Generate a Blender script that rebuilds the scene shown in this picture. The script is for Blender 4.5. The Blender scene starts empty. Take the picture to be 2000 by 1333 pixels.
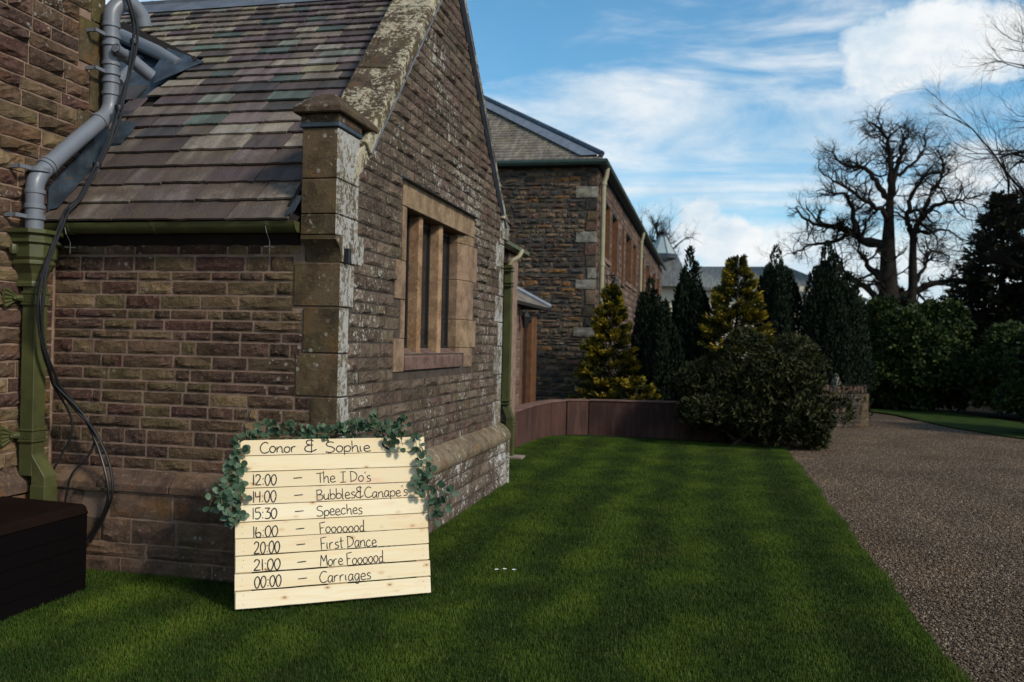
import bpy, math, random
import numpy as np
from mathutils import Matrix, Vector, Euler

scene = bpy.context.scene
col = scene.collection
rad = math.radians

# ------------------------------------------------------------------ camera
cam = bpy.data.cameras.new('camera')
cam_o = bpy.data.objects.new('camera', cam)
col.objects.link(cam_o)
cam.sensor_width = 36.0
cam.lens = 1700.0 / 2000.0 * 36.0
cam.clip_end = 600
cam.clip_start = 0.05
CR = Matrix(((0.97504483575281, -0.021259345289867677, 0.22098780172132065),
             (0.2208705118764812, -0.007744810156707782, -0.975272390103943),
             (0.022445161064174067, 0.9997439963077962, -0.0028559746708519)))
m4 = CR.to_4x4()
m4.translation = Vector((0, 0, 1.6))
cam_o.matrix_world = m4
cam.dof.use_dof = True
cam.dof.focus_distance = 5.6
cam.dof.aperture_fstop = 2.8
scene.camera = cam_o

# ------------------------------------------------------------------ world, sun, exposure
SUN_DIR = Vector((0.80, -0.42, 0.66)).normalized()      # towards the sun
world = bpy.data.worlds.new('World')
scene.world = world
world.use_nodes = True
SKY_STRENGTH = 0.10
CLOUD = (7.3, 7.5, 7.6)
CLOUD_LOW = (5.0, 6.0, 6.8)
sun = bpy.data.lights.new('sun', 'SUN')
sun.energy = 2.4
sun.angle = rad(9)
sun.color = (1.0, 0.91, 0.77)
sun_o = bpy.data.objects.new('sun', sun)
col.objects.link(sun_o)
sun_o.rotation_euler = SUN_DIR.to_track_quat('Z', 'Y').to_euler()
scene.view_settings.view_transform = 'Standard'
scene.view_settings.look = 'None'
scene.view_settings.exposure = 0.35
scene.view_settings.gamma = 1.0
scene.view_settings.use_curve_mapping = False


def build_world():
    nt = world.node_tree
    nt.nodes.clear()
    N = nt.nodes.new
    L = nt.links.new
    out = N('ShaderNodeOutputWorld')
    bg = N('ShaderNodeBackground')
    bg.inputs['Strength'].default_value = SKY_STRENGTH
    sky = N('ShaderNodeTexSky')
    sky.sky_type = 'NISHITA'
    sky.sun_disc = False
    sky.sun_elevation = math.asin(SUN_DIR.z)
    sky.sun_rotation = math.atan2(SUN_DIR.x, SUN_DIR.y)
    sky.air_density = 1.0
    sky.dust_density = 0.6
    sky.ozone_density = 2.5
    hs = N('ShaderNodeHueSaturation')
    hs.inputs['Saturation'].default_value = 1.27
    hs.inputs['Hue'].default_value = 0.485
    hs.inputs['Value'].default_value = 1.30
    L(sky.outputs[0], hs.inputs['Color'])
    tc = N('ShaderNodeTexCoord')

    def noise(scale, detail, rough, vscale, loc=(0, 0, 0), dist=0.0, rot=(0, 0, 0)):
        mp = N('ShaderNodeMapping')
        mp.inputs['Scale'].default_value = vscale
        mp.inputs['Location'].default_value = loc
        mp.inputs['Rotation'].default_value = rot
        L(tc.outputs['Generated'], mp.inputs[0])
        n = N('ShaderNodeTexNoise')
        n.inputs['Scale'].default_value = scale
        n.inputs['Detail'].default_value = detail
        n.inputs['Roughness'].default_value = rough
        n.inputs['Distortion'].default_value = dist
        L(mp.outputs[0], n.inputs['Vector'])
        return n.outputs['Fac']

    def mrange(v, a, b, c=0.0, d=1.0):
        r = N('ShaderNodeMapRange')
        r.interpolation_type = 'SMOOTHSTEP'
        r.inputs[1].default_value = a
        r.inputs[2].default_value = b
        r.inputs[3].default_value = c
        r.inputs[4].default_value = d
        L(v, r.inputs[0])
        return r.outputs[0]

    def mth(op, a, b):
        n = N('ShaderNodeMath')
        n.operation = op
        for i, v in enumerate((a, b)):
            if isinstance(v, (int, float)):
                n.inputs[i].default_value = v
            else:
                L(v, n.inputs[i])
        return n.outputs[0]
    streak = noise(2.6, 7, 0.58, (1.1, 1.1, 4.6), (0.3, 0.1, 0.45), 0.7, (0.0, 0.10, 0.0))
    veil = noise(1.5, 5, 0.55, (1.0, 1.0, 2.2), (2.3, 0.4, 1.7), 0.4)
    a = mth('ADD', mth('MULTIPLY', streak, 0.78), mth('MULTIPLY', veil, 0.28))
    # direction z: thicker veil low down
    sep = N('ShaderNodeSeparateXYZ')
    L(tc.outputs['Generated'], sep.inputs[0])
    low = mrange(sep.outputs[2], 0.02, 0.34, 0.085, -0.02)
    a = mth('ADD', a, low)
    thin = mrange(a, 0.485, 0.67, 0.04, 0.88)
    edge = noise(11.0, 6, 0.6, (1, 1, 1.3), (0, 0, 0))
    cum = None
    for (x, y, z, r) in ((0.2215, 0.9256, 0.3048, 0.066), (0.1821, 0.9379, 0.2912, 0.047), (0.2594, 0.9144, 0.3027, 0.056),
                         (0.1607, 0.9404, 0.2997, 0.033), (-0.0171, 0.9882, 0.1522, 0.0282), (-0.0333, 0.9922, 0.1198, 0.038),
                         (0.0169, 0.993, 0.1168, 0.0442), (0.0612, 0.9939, 0.0914, 0.0353), (0.2537, 0.9504, 0.1801, 0.0412),
                         (-0.6, 0.7, 0.4, 0.12), (0.7, 0.55, 0.35, 0.14), (0.3, -0.8, 0.4, 0.2),
                         (-0.7, -0.4, 0.5, 0.2), (0.62, -0.3, 0.5, 0.17)):
        vs = N('ShaderNodeVectorMath')
        vs.operation = 'SUBTRACT'
        vs.inputs[1].default_value = (x, y, z)
        L(tc.outputs['Generated'], vs.inputs[0])
        vm = N('ShaderNodeVectorMath')
        vm.operation = 'MULTIPLY'
        vm.inputs[1].default_value = (1, 1, 1.25)
        L(vs.outputs[0], vm.inputs[0])
        ln = N('ShaderNodeVectorMath')
        ln.operation = 'LENGTH'
        L(vm.outputs[0], ln.inputs[0])
        d = mth('DIVIDE', ln.outputs['Value'], r)
        cum = d if cum is None else mth('MINIMUM', cum, d)
    cum = mth('ADD', cum, mth('MULTIPLY', mth('SUBTRACT', edge, 0.5), 2.6))
    cmask = mrange(cum, 1.18, 0.62, 0.0, 1.0)
    shade = mrange(noise(9.0, 6, 0.62, (1, 1, 1.8), (4, 0, 0)), 0.36, 0.62)
    mixc = N('ShaderNodeMix')
    mixc.data_type = 'RGBA'
    mixc.inputs[6].default_value = (*CLOUD_LOW, 1)
    mixc.inputs[7].default_value = (*CLOUD, 1)
    L(shade, mixc.inputs[0])
    tot = mth('MAXIMUM', thin, cmask)
    mx = N('ShaderNodeMix')
    mx.data_type = 'RGBA'
    L(tot, mx.inputs[0])
    L(hs.outputs[0], mx.inputs[6])
    L(mixc.outputs[2], mx.inputs[7])
    L(mx.outputs[2], bg.inputs['Color'])
    L(bg.outputs[0], out.inputs[0])


build_world()

# ------------------------------------------------------------------ helpers


class NT:
    """small node-material writer"""

    def __init__(s, name, rough=0.8, spec=0.3, metallic=0.0):
        s.m = bpy.data.materials.new(name)
        s.m.use_nodes = True
        s.t = s.m.node_tree
        s.b = s.t.nodes['Principled BSDF']
        s.b.inputs['Roughness'].default_value = rough
        s.b.inputs['Specular IOR Level'].default_value = spec
        s.b.inputs['Metallic'].default_value = metallic
        s._pos = None

    def n(s, k):
        return s.t.nodes.new('ShaderNode' + k)

    def l(s, a, b):
        if isinstance(a, (int, float)):
            b.default_value = a
        elif isinstance(a, tuple):
            b.default_value = a if len(a) == 4 or b.type == 'VECTOR' else (*a, 1)
        else:
            s.t.links.new(a, b)

    def pos(s):
        if s._pos is None:
            s._pos = s.n('NewGeometry').outputs['Position']
        return s._pos

    def objc(s):
        return s.n('TexCoord').outputs['Object']

    def mapv(s, v, scale=(1, 1, 1), loc=(0, 0, 0), rot=(0, 0, 0)):
        mp = s.n('Mapping')
        mp.inputs['Scale'].default_value = scale
        mp.inputs['Location'].default_value = loc
        mp.inputs['Rotation'].default_value = rot
        s.l(v, mp.inputs[0])
        return mp.outputs[0]

    def noise(s, scale, detail=4, rough=0.55, vec=None, dist=0.0):
        k = s.n('TexNoise')
        k.inputs['Scale'].default_value = scale
        k.inputs['Detail'].default_value = detail
        k.inputs['Roughness'].default_value = rough
        k.inputs['Distortion'].default_value = dist
        s.l(vec if vec is not None else s.pos(), k.inputs['Vector'])
        return k.outputs['Fac']

    def voro(s, scale, vec=None, feat='F1'):
        k = s.n('TexVoronoi')
        k.feature = feat
        k.inputs['Scale'].default_value = scale
        s.l(vec if vec is not None else s.pos(), k.inputs['Vector'])
        return k.outputs['Distance'], (k.outputs['Color'] if 'Color' in k.outputs else None)

    def step(s, v, a, b, c=0.0, d=1.0):
        r = s.n('MapRange')
        r.interpolation_type = 'SMOOTHSTEP'
        for i, q in enumerate((a, b, c, d)):
            r.inputs[i + 1].default_value = q
        s.l(v, r.inputs[0])
        return r.outputs[0]

    def math(s, op, a, b=0.0):
        k = s.n('Math')
        k.operation = op
        s.l(a, k.inputs[0])
        s.l(b, k.inputs[1])
        return k.outputs[0]

    def mix(s, f, a, b, mode='MIX'):
        k = s.n('Mix')
        k.data_type = 'RGBA'
        k.blend_type = mode
        s.l(f, k.inputs[0])
        s.l(a, k.inputs[6])
        s.l(b, k.inputs[7])
        return k.outputs[2]

    def ramp(s, v, stops, const=False):
        k = s.n('ValToRGB')
        cr = k.color_ramp
        if const:
            cr.interpolation = 'CONSTANT'
        while len(cr.elements) < len(stops):
            cr.elements.new(0.5)
        for e, (p, c) in zip(cr.elements, stops):
            e.position = p
            e.color = (*c, 1)
        s.l(v, k.inputs[0])
        return k.outputs[0]

    def rnd(s):
        a = s.n('ObjectInfo').outputs['Random']
        b = s.n('NewGeometry').outputs['Random Per Island']
        return s.math('FRACT', s.math('ADD', a, b))

    def attr(s, name):
        k = s.n('Attribute')
        k.attribute_name = name
        return k.outputs['Fac']

    def color(s, c):
        s.l(c, s.b.inputs['Base Color'])

    def bump(s, h, strength=0.5, dist=0.01, prev=None):
        k = s.n('Bump')
        k.inputs['Strength'].default_value = strength
        k.inputs['Distance'].default_value = dist
        s.l(h, k.inputs['Height'])
        if prev is not None:
            s.l(prev, k.inputs['Normal'])
        s.t.links.new(k.outputs[0], s.b.inputs['Normal'])
        return k.outputs[0]


def spaced(cols):
    n = len(cols)
    return [((i + 0.0) / n, c) for i, c in enumerate(cols)]


def stone_mat(name, pal, lich=0.0, moss=0.0, bump=1.0, lcol=(0.43, 0.42, 0.36), gain=1.0, rusty=0.0, lsc=15.0):
    t = NT(name, 0.93, 0.15)
    pal = [tuple(x * gain for x in c) for c in pal]
    base = t.ramp(t.rnd(), spaced(pal), True)
    n1 = t.noise(7, 6, 0.65)
    base = t.mix(t.step(n1, 0.36, 0.66, 0.0, 0.8), base, (0.42, 0.40, 0.40), 'MULTIPLY')
    n2 = t.noise(38, 4, 0.7)
    base = t.mix(t.step(n2, 0.5, 0.75, 0.0, 0.5), base, tuple(min(1, x * 1.9) for x in pal[1]))
    n3 = t.noise(3.0, 5, 0.6, t.mapv(t.pos(), (1, 1, 1), (3.1, 7.0, 1.2)))
    if moss:
        base = t.mix(t.step(n3, 0.5, 0.68, 0.0, moss), base, (0.085, 0.075, 0.022))
    if rusty:
        n5 = t.noise(4.3, 5, 0.6, t.mapv(t.pos(), (1, 1, 1), (9, 1, 4)))
        base = t.mix(t.step(n5, 0.52, 0.68, 0.0, rusty), base, (0.20, 0.095, 0.035))
    if lich:
        big = t.noise(1.3, 3, 0.6, t.mapv(t.pos(), (1, 1, 1), (5, 2, 8)))
        fine = t.noise(36, 5, 0.72)
        mid = t.noise(lsc, 5, 0.75, t.mapv(t.pos(), (1, 1, 0.7), (1, 4, 2)))
        v = t.math('ADD', t.math('MULTIPLY', fine, 0.45), t.math('MULTIPLY', mid, 0.45))
        v = t.math('ADD', v, t.math('MULTIPLY', big, 0.35))
        th = 0.76 - 0.16 * lich
        base = t.mix(t.step(v, th, th + 0.07, 0.0, 0.82), base, lcol)
        spots, sc = t.voro(13)
        sm = t.math('MULTIPLY', t.step(spots, 0.20, 0.15), t.step(big, 0.50, 0.60))
        base = t.mix(t.math('MULTIPLY', sm, min(1, lich + 0.2)), base, (0.42, 0.42, 0.37))
    t.color(base)
    h = t.math('ADD', t.math('MULTIPLY', t.noise(26, 6, 0.7), 1.0), t.math('MULTIPLY', t.noise(110, 3, 0.6), 0.35))
    t.bump(h, 0.9 * bump, 0.022)
    return t.m


PAL = [(0.110, 0.070, 0.045), (0.140, 0.088, 0.058), (0.078, 0.048, 0.036), (0.160, 0.110, 0.065), (0.100, 0.052, 0.042),
       (0.092, 0.066, 0.040), (0.125, 0.074, 0.056), (0.120, 0.082, 0.050), (0.066, 0.044, 0.034), (0.135, 0.100, 0.055),
       (0.090, 0.056, 0.044), (0.240, 0.170, 0.095), (0.105, 0.070, 0.048), (0.085, 0.048, 0.040)]
PALB = [(0.120, 0.088, 0.062), (0.150, 0.112, 0.080), (0.095, 0.068, 0.050), (0.165, 0.122, 0.088),
        (0.128, 0.082, 0.064), (0.105, 0.082, 0.058), (0.142, 0.104, 0.080)]
PALR = [(0.070, 0.055, 0.042), (0.135, 0.090, 0.055), (0.040, 0.038, 0.037), (0.190, 0.130, 0.085), (0.095, 0.060, 0.042), (0.240, 0.120, 0.045),
        (0.060, 0.058, 0.058), (0.185, 0.130, 0.085), (0.130, 0.075, 0.055), (0.085, 0.070, 0.052), (0.045, 0.042, 0.040)]
M = {}
M['stoneA'] = stone_mat('brown rock faced sandstone', PAL, 0.16, 0.35)
M['stoneB'] = stone_mat('lichened sandstone', PALB, 0.50, 0.2)
M['stoneC'] = stone_mat('warm brown sandstone', [tuple(x * 1.0 for x in c) for c in PAL], 0.22, 0.35, rusty=0.3)
M['stoneD'] = stone_mat('pink brown sandstone', [(0.17, 0.115, 0.095), (0.20, 0.14, 0.115), (0.15, 0.10, 0.085)], 0.15, 0.1)
M['rubble'] = stone_mat('dark rubble stone', PALR, 0.28, 0.3, rusty=0.2)
M['rubbleF'] = stone_mat('red brown rubble stone', [(0.16, 0.10, 0.075), (0.20, 0.13, 0.09), (0.12, 0.08, 0.065), (0.22, 0.14, 0.11), (0.09, 0.07, 0.06)], 0.25, 0.0)
M['quoin'] = stone_mat('dressed mossy sandstone', [(0.100, 0.075, 0.042), (0.118, 0.083, 0.048), (0.085, 0.066, 0.038)], 0.30, 0.6, 0.45, rusty=0.35)
M['quoinB'] = stone_mat('lichen crusted dressed stone', [(0.15, 0.12, 0.085), (0.17, 0.135, 0.09)], 1.0, 0.35, 0.5, lcol=(0.40, 0.40, 0.37))
M['plinth'] = stone_mat('smooth worn sandstone plinth', [(0.125, 0.083, 0.060), (0.150, 0.098, 0.066), (0.105, 0.070, 0.052), (0.160, 0.105, 0.070)], 0.12, 0.4, 0.55, rusty=0.5)
M['plinthB'] = stone_mat('whitened plinth stone', PALB, 0.88, 0.2, 1.0, lcol=(0.52, 0.51, 0.47))
M['string'] = stone_mat('streaked string course', [(0.20, 0.155, 0.10), (0.17, 0.13, 0.085)], 0.55, 0.6, 0.6, rusty=0.3)
M['coping'] = stone_mat('lichen patched coping stone', [(0.085, 0.062, 0.042), (0.07, 0.052, 0.036)], 0.95, 0.35, 0.5, lcol=(0.42, 0.38, 0.27), rusty=0.3, lsc=6.0)
M['cap'] = stone_mat('dark weathered cap stone', [(0.085, 0.060, 0.040), (0.10, 0.07, 0.046)], 0.08, 0.5, 0.6, rusty=0.3)
M['buff'] = stone_mat('buff dressed sandstone', [(0.27, 0.19, 0.115), (0.24, 0.165, 0.10), (0.26, 0.175, 0.115)], 0.04, 0.1, 0.2)
M['paleq'] = stone_mat('pale grey quoin stone', [(0.25, 0.235, 0.185), (0.21, 0.20, 0.16)], 0.45, 0.2, 0.6)
M['gatestone'] = stone_mat('grey brown wall stone', [(0.085, 0.065, 0.050), (0.12, 0.088, 0.066), (0.065, 0.053, 0.042), (0.12, 0.072, 0.055)], 0.3, 0.3)


def simple(name, c, rough=0.8, spec=0.3, metallic=0.0, var=0.25, scale=6, bump=0.0, bs=60, dark=None):
    t = NT(name, rough, spec, metallic)
    n = t.noise(scale, 5, 0.6)
    d = dark if dark else tuple(x * (1 - var) for x in c)
    t.color(t.mix(t.step(n, 0.3, 0.7), c, d))
    if bump:
        t.bump(t.noise(bs, 4, 0.6), bump, 0.006)
    return t.m


M['mortarA'] = simple('pinkish lime mortar', (0.27, 0.185, 0.135), 0.95, 0.1, var=0.35, scale=9, bump=0.8)
M['mortarB'] = simple('dark recessed mortar', (0.085, 0.068, 0.056), 0.95, 0.1, var=0.4, scale=9, bump=0.8)
M['mortarR'] = simple('grey rubble mortar', (0.10, 0.085, 0.068), 0.95, 0.1, var=0.5, scale=6, bump=0.8)
M['olive'] = simple('olive green gloss paint', (0.080, 0.085, 0.030), 0.42, 0.4, var=0.38, scale=5, bump=0.15, bs=25)
M['cream'] = simple('cream downpipe paint', (0.33, 0.30, 0.19), 0.5, 0.4, var=0.2)
M['pvc'] = simple('grey soil pipe plastic', (0.155, 0.170, 0.195), 0.38, 0.5, var=0.14, scale=4)
M['lead'] = simple('blue grey lead sheet', (0.065, 0.090, 0.118), 0.5, 0.5, 0.3, var=0.6, scale=7, bump=0.3, bs=14)
M['leadl'] = simple('pale lead ridge sheet', (0.17, 0.195, 0.235), 0.5, 0.5, 0.25, var=0.35, scale=6, bump=0.25, bs=12)
M['cable'] = simple('black rubber cable', (0.012, 0.012, 0.013), 0.45, 0.4)
M['blackp'] = simple('black painted metal', (0.012, 0.012, 0.013), 0.45, 0.4)
M['glass'] = simple('dark window glass', (0.012, 0.015, 0.018), 0.08, 0.6)
M['frame'] = simple('black window frame', (0.014, 0.014, 0.014), 0.5, 0.4)
M['brownwood'] = simple('brown stained timber', (0.15, 0.068, 0.03), 0.6, 0.3, var=0.4, scale=8)
M['pitch'] = simple('dark roof deck', (0.03, 0.026, 0.024), 0.9, 0.1)
M['wirem'] = simple('galvanised wire', (0.22, 0.23, 0.23), 0.4, 0.5, 0.6)
M['slab'] = simple('pale stone slab', (0.30, 0.24, 0.19), 0.9, 0.2)
M['render'] = simple('cream painted render', (0.62, 0.54, 0.40), 0.9, 0.2, var=0.12, scale=0.8)
M['whitep'] = simple('white window paint', (0.75, 0.75, 0.74), 0.6, 0.3, var=0.05)
M['bark'] = simple('dark wet bark', (0.026, 0.021, 0.016), 0.95, 0.1, var=0.6, scale=3, bump=1.0, bs=5)
M['barkg'] = simple('grey brown bark', (0.075, 0.06, 0.045), 0.95, 0.1, var=0.5, scale=6, bump=0.5, bs=20)
M['stem'] = simple('brown eucalyptus stem', (0.22, 0.13, 0.06), 0.7, 0.3)
M['ink'] = simple('black marker ink', (0.008, 0.008, 0.009), 0.55, 0.3, var=0.0)
M['soil'] = simple('dark soil', (0.022, 0.018, 0.012), 0.97, 0.05, bump=0.5, bs=12)


def slate_mat(name, pal, dirt=0.5, mosscol=(0.10, 0.085, 0.03), moss=0.4, gain=1.0, rough=0.62):
    t = NT(name, rough, 0.35)
    pal = [tuple(x * gain for x in c) for c in pal]
    base = t.ramp(t.rnd(), spaced(pal), True)
    st = t.noise(4.0, 4, 0.6, t.mapv(t.pos(), (2.6, 0.45, 0.45)))
    base = t.mix(t.step(st, 0.38, 0.66, 0.0, 1.0), t.mix(1.0, base, (0.80, 0.79, 0.79), 'MULTIPLY'), t.mix(1.0, base, (1.42, 1.40, 1.36), 'MULTIPLY'))
    fine = t.noise(85, 5, 0.8)
    sep = t.n('SeparateXYZ')
    t.l(t.pos(), sep.inputs[0])
    lowz = t.step(sep.outputs[2], 4.0, 2.4, 0.12, 1.0)
    dm = t.math('MULTIPLY', t.step(t.noise(4.5, 6, 0.7), 0.38, 0.62, 0, dirt), lowz)
    base = t.mix(dm, base, (0.088, 0.062, 0.046))
    base = t.mix(t.step(fine, 0.5, 0.75, 0.0, 0.55), base, (0.035, 0.028, 0.024))
    ms = t.noise(2.2, 5, 0.7, t.mapv(t.pos(), (1, 1, 1), (7, 3, 2)))
    base = t.mix(t.step(ms, 0.56, 0.72, 0.0, moss), base, mosscol)
    t.color(base)
    h = t.math('ADD', t.noise(55, 5, 0.7), t.math('MULTIPLY', t.noise(14, 3, 0.6), 0.6))
    t.bump(h, 0.8, 0.012)
    return t.m


SLP = [(0.098, 0.076, 0.070), (0.135, 0.108, 0.088), (0.050, 0.038, 0.036), (0.145, 0.120, 0.098), (0.100, 0.080, 0.078),
       (0.060, 0.046, 0.042), (0.190, 0.165, 0.130), (0.105, 0.086, 0.070), (0.042, 0.040, 0.040), (0.128, 0.098, 0.096),
       (0.072, 0.052, 0.056), (0.120, 0.098, 0.074)]
SLPU = SLP + [(0.068, 0.092, 0.078), (0.155, 0.140, 0.088), (0.055, 0.072, 0.064), (0.125, 0.112, 0.078), (0.12, 0.13, 0.108), (0.20, 0.185, 0.155), (0.17, 0.162, 0.15)]
M['slate'] = slate_mat('weathered purple grey slate', SLP, 0.95, moss=0.3, gain=1.2)
M['slateU'] = slate_mat('mixed green and purple slate', SLPU, 0.6, moss=0.3, gain=1.3, mosscol=(0.062, 0.052, 0.028))
M['slateBarn'] = slate_mat('mossy barn slate', [(0.17, 0.145, 0.115), (0.20, 0.17, 0.13), (0.14, 0.12, 0.10)], 0.3, (0.13, 0.10, 0.03), 0.85, 1.0, 0.8)
M['slateFar'] = slate_mat('far grey slate', [(0.11, 0.12, 0.11), (0.13, 0.14, 0.13), (0.095, 0.10, 0.10)], 0.2, (0.1, 0.1, 0.07), 0.5, 1.0, 0.7)


def leaf_mat(name, c1, c2, rough=0.5, c3=None, spec=0.35, trans=0.0):
    t = NT(name, rough, spec)
    r = t.attr('rnd')
    base = t.mix(r, c1, c2)
    if c3:
        base = t.mix(t.attr('tip'), base, c3)
    t.color(base)
    return t.m


M['rhodo'] = leaf_mat('dull rhododendron leaf', (0.009, 0.014, 0.004), (0.052, 0.052, 0.014), 0.68, spec=0.2)
M['rhodo2'] = leaf_mat('deep green laurel leaf', (0.010, 0.022, 0.005), (0.052, 0.072, 0.012), 0.65, spec=0.22)
M['yew'] = leaf_mat('black green yew needle', (0.006, 0.011, 0.006), (0.015, 0.024, 0.010), 0.7, spec=0.15)
M['gold'] = leaf_mat('golden cypress spray', (0.018, 0.026, 0.006), (0.055, 0.060, 0.010), 0.7, (0.50, 0.35, 0.020), 0.2)
M['conif'] = leaf_mat('dark conifer needle', (0.012, 0.017, 0.009), (0.030, 0.032, 0.014), 0.8, spec=0.15)
M['russet'] = leaf_mat('russet beech leaf', (0.06, 0.03, 0.012), (0.14, 0.065, 0.02), 0.8)


def euc_mat():
    t = NT('blue green eucalyptus leaf', 0.55, 0.3)
    base = t.ramp(t.rnd(), spaced([(0.045, 0.085, 0.045), (0.070, 0.118, 0.066), (0.030, 0.062, 0.035), (0.105, 0.160, 0.098), (0.055, 0.095, 0.057)]), True)
    t.color(t.mix(t.step(t.noise(40, 3), 0.3, 0.7, 0, 0.35), base, (0.025, 0.055, 0.028)))
    return t.m


M['euc'] = euc_mat()


def pine_mat():
    t = NT('planed pale pine', 0.62, 0.25)
    r = t.rnd()
    c = t.objc()
    v = t.n('CombineXYZ')
    t.l(t.math('MULTIPLY', r, 17.0), v.inputs[0])
    t.l(t.math('MULTIPLY', r, 5.0), v.inputs[2])
    va = t.n('VectorMath')
    va.operation = 'ADD'
    t.l(c, va.inputs[0])
    t.l(v.outputs[0], va.inputs[1])
    p = va.outputs[0]
    base = t.ramp(r, spaced([(0.76, 0.65, 0.43), (0.72, 0.60, 0.39), (0.79, 0.69, 0.48), (0.74, 0.62, 0.40)]), True)
    g = t.noise(3.0, 5, 0.55, t.mapv(p, (1.0, 1, 16)), 1.2)
    base = t.mix(t.step(g, 0.42, 0.66, 0, 0.5), base, (0.74, 0.55, 0.30))
    g2 = t.noise(2.0, 4, 0.6, t.mapv(p, (0.6, 1, 70)))
    base = t.mix(t.step(g2, 0.5, 0.7, 0, 0.3), base, (0.74, 0.54, 0.30))
    pk = t.noise(1.7, 3, 0.5, t.mapv(p, (1.0, 1, 5), (3, 3, 3)))
    base = t.mix(t.step(pk, 0.60, 0.72, 0, 0.45), base, (0.68, 0.40, 0.25))
    k = t.noise(5, 2, 0.5, p, 0)
    kd, _ = t.voro(1.0, t.mapv(p, (7.0, 0.0, 13.0)))
    base = t.mix(t.step(kd, 0.24, 0.06, 0, 0.55), base, (0.52, 0.30, 0.12))
    base = t.mix(t.step(kd, 0.085, 0.04, 0, 0.85), base, (0.22, 0.11, 0.04))
    t.color(base)
    t.bump(g2, 0.15, 0.002)
    return t.m


M['pine'] = pine_mat()


def grass_mats():
    t = NT('lawn blades', 0.65, 0.18)
    sep = t.n('SeparateXYZ')
    t.l(t.pos(), sep.inputs[0])
    x = sep.outputs[0]
    # mowing stripes run away from the camera, light off leaning blades put into colour
    wob = t.math('MULTIPLY', t.noise(0.8, 4, 0.6), 0.6)
    sx = t.math('SINE', t.math('MULTIPLY', t.math('ADD', x, wob), 9.4))
    stripe = t.step(sx, -1.0, 1.0, 0.0, 1.0)
    pat = t.noise(1.9, 5, 0.65, t.mapv(t.pos(), (1, 0.8, 0)))
    f = t.math('ADD', t.math('MULTIPLY', stripe, 0.30), t.math('ADD', t.math('MULTIPLY', t.step(pat, 0.30, 0.70), 0.50), 0.16))
    base = t.ramp(f, [(0.0, (0.011, 0.026, 0.003)), (0.45, (0.027, 0.055, 0.005)), (0.85, (0.062, 0.105, 0.008)), (1.0, (0.092, 0.125, 0.012))])
    yl = t.noise(0.9, 5, 0.7, t.mapv(t.pos(), (1, 1, 0), (3, 9, 0)))
    base = t.mix(t.step(yl, 0.58, 0.72, 0, 0.6), base, (0.075, 0.080, 0.010))
    base = t.mix(t.math('MULTIPLY', t.step(t.attr('rnd'), 0.93, 0.97), 0.6), base, (0.14, 0.125, 0.045))
    t.color(base)
    s = NT('lawn turf', 0.95, 0.1)
    s.color(s.mix(s.step(s.noise(30, 4, 0.7), 0.3, 0.7), (0.010, 0.022, 0.004), (0.028, 0.042, 0.010)))
    s.bump(s.noise(70, 3), 0.7, 0.02)
    g = NT('gravel', 0.92, 0.2)
    vd, vc = g.voro(55)
    base = g.ramp(g.noise(55, 3, 0.8), [(0.3, (0.050, 0.035, 0.023)), (0.5, (0.088, 0.062, 0.040)), (0.7, (0.135, 0.098, 0.065))])
    big = g.noise(0.8, 5, 0.6)
    base = g.mix(g.step(big, 0.35, 0.7, 0, 0.6), base, (0.062, 0.046, 0.030))
    g.color(base)
    g.bump(vd, 0.9, 0.02)
    pb = NT('gravel pebbles', 0.85, 0.25)
    pc = pb.ramp(pb.attr('rnd'), spaced([(0.075, 0.052, 0.034), (0.125, 0.086, 0.056), (0.175, 0.125, 0.083), (0.080, 0.053, 0.037), (0.26, 0.20, 0.14), (0.050, 0.037, 0.028), (0.115, 0.076, 0.046)]), True)
    pc = pb.mix(pb.step(pb.noise(0.7, 5, 0.6), 0.40, 0.65, 0, 0.8), pc, (0.66, 0.64, 0.60), 'MULTIPLY')
    pb.color(pb.mix(pb.step(pb.noise(1.7, 4, 0.6, pb.mapv(pb.pos(), (1, 0.3, 1), (4, 1, 0))), 0.50, 0.68, 0, 0.75), pc, (1.3, 1.22, 1.12), 'MULTIPLY'))
    return t.m, s.m, g.m, pb.m


M['blade'], M['turf'], M['gravel'], M['pebble'] = grass_mats()


def retwall_mat():
    t = NT('dark red painted retaining wall', 0.85, 0.25)
    base = t.mix(t.step(t.noise(1.6, 5, 0.6), 0.3, 0.7), (0.075, 0.034, 0.026), (0.040, 0.020, 0.016))
    st = t.noise(4.0, 5, 0.65, t.mapv(t.pos(), (3, 3, 0.35)))
    base = t.mix(t.step(st, 0.45, 0.7, 0, 0.5), base, (0.12, 0.065, 0.050))
    base = t.mix(t.step(st, 0.4, 0.25, 0, 0.6), base, (0.03, 0.02, 0.018))
    t.color(base)
    t.bump(t.noise(20, 5), 0.4, 0.01)
    return t.m


M['retwall'] = retwall_mat()


def clear_glass():
    t = NT('lantern glass', 0.1, 0.5)
    t.color((0.38, 0.46, 0.47))
    t.b.inputs['Alpha'].default_value = 0.72
    return t.m


M['lglass'] = clear_glass()


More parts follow.
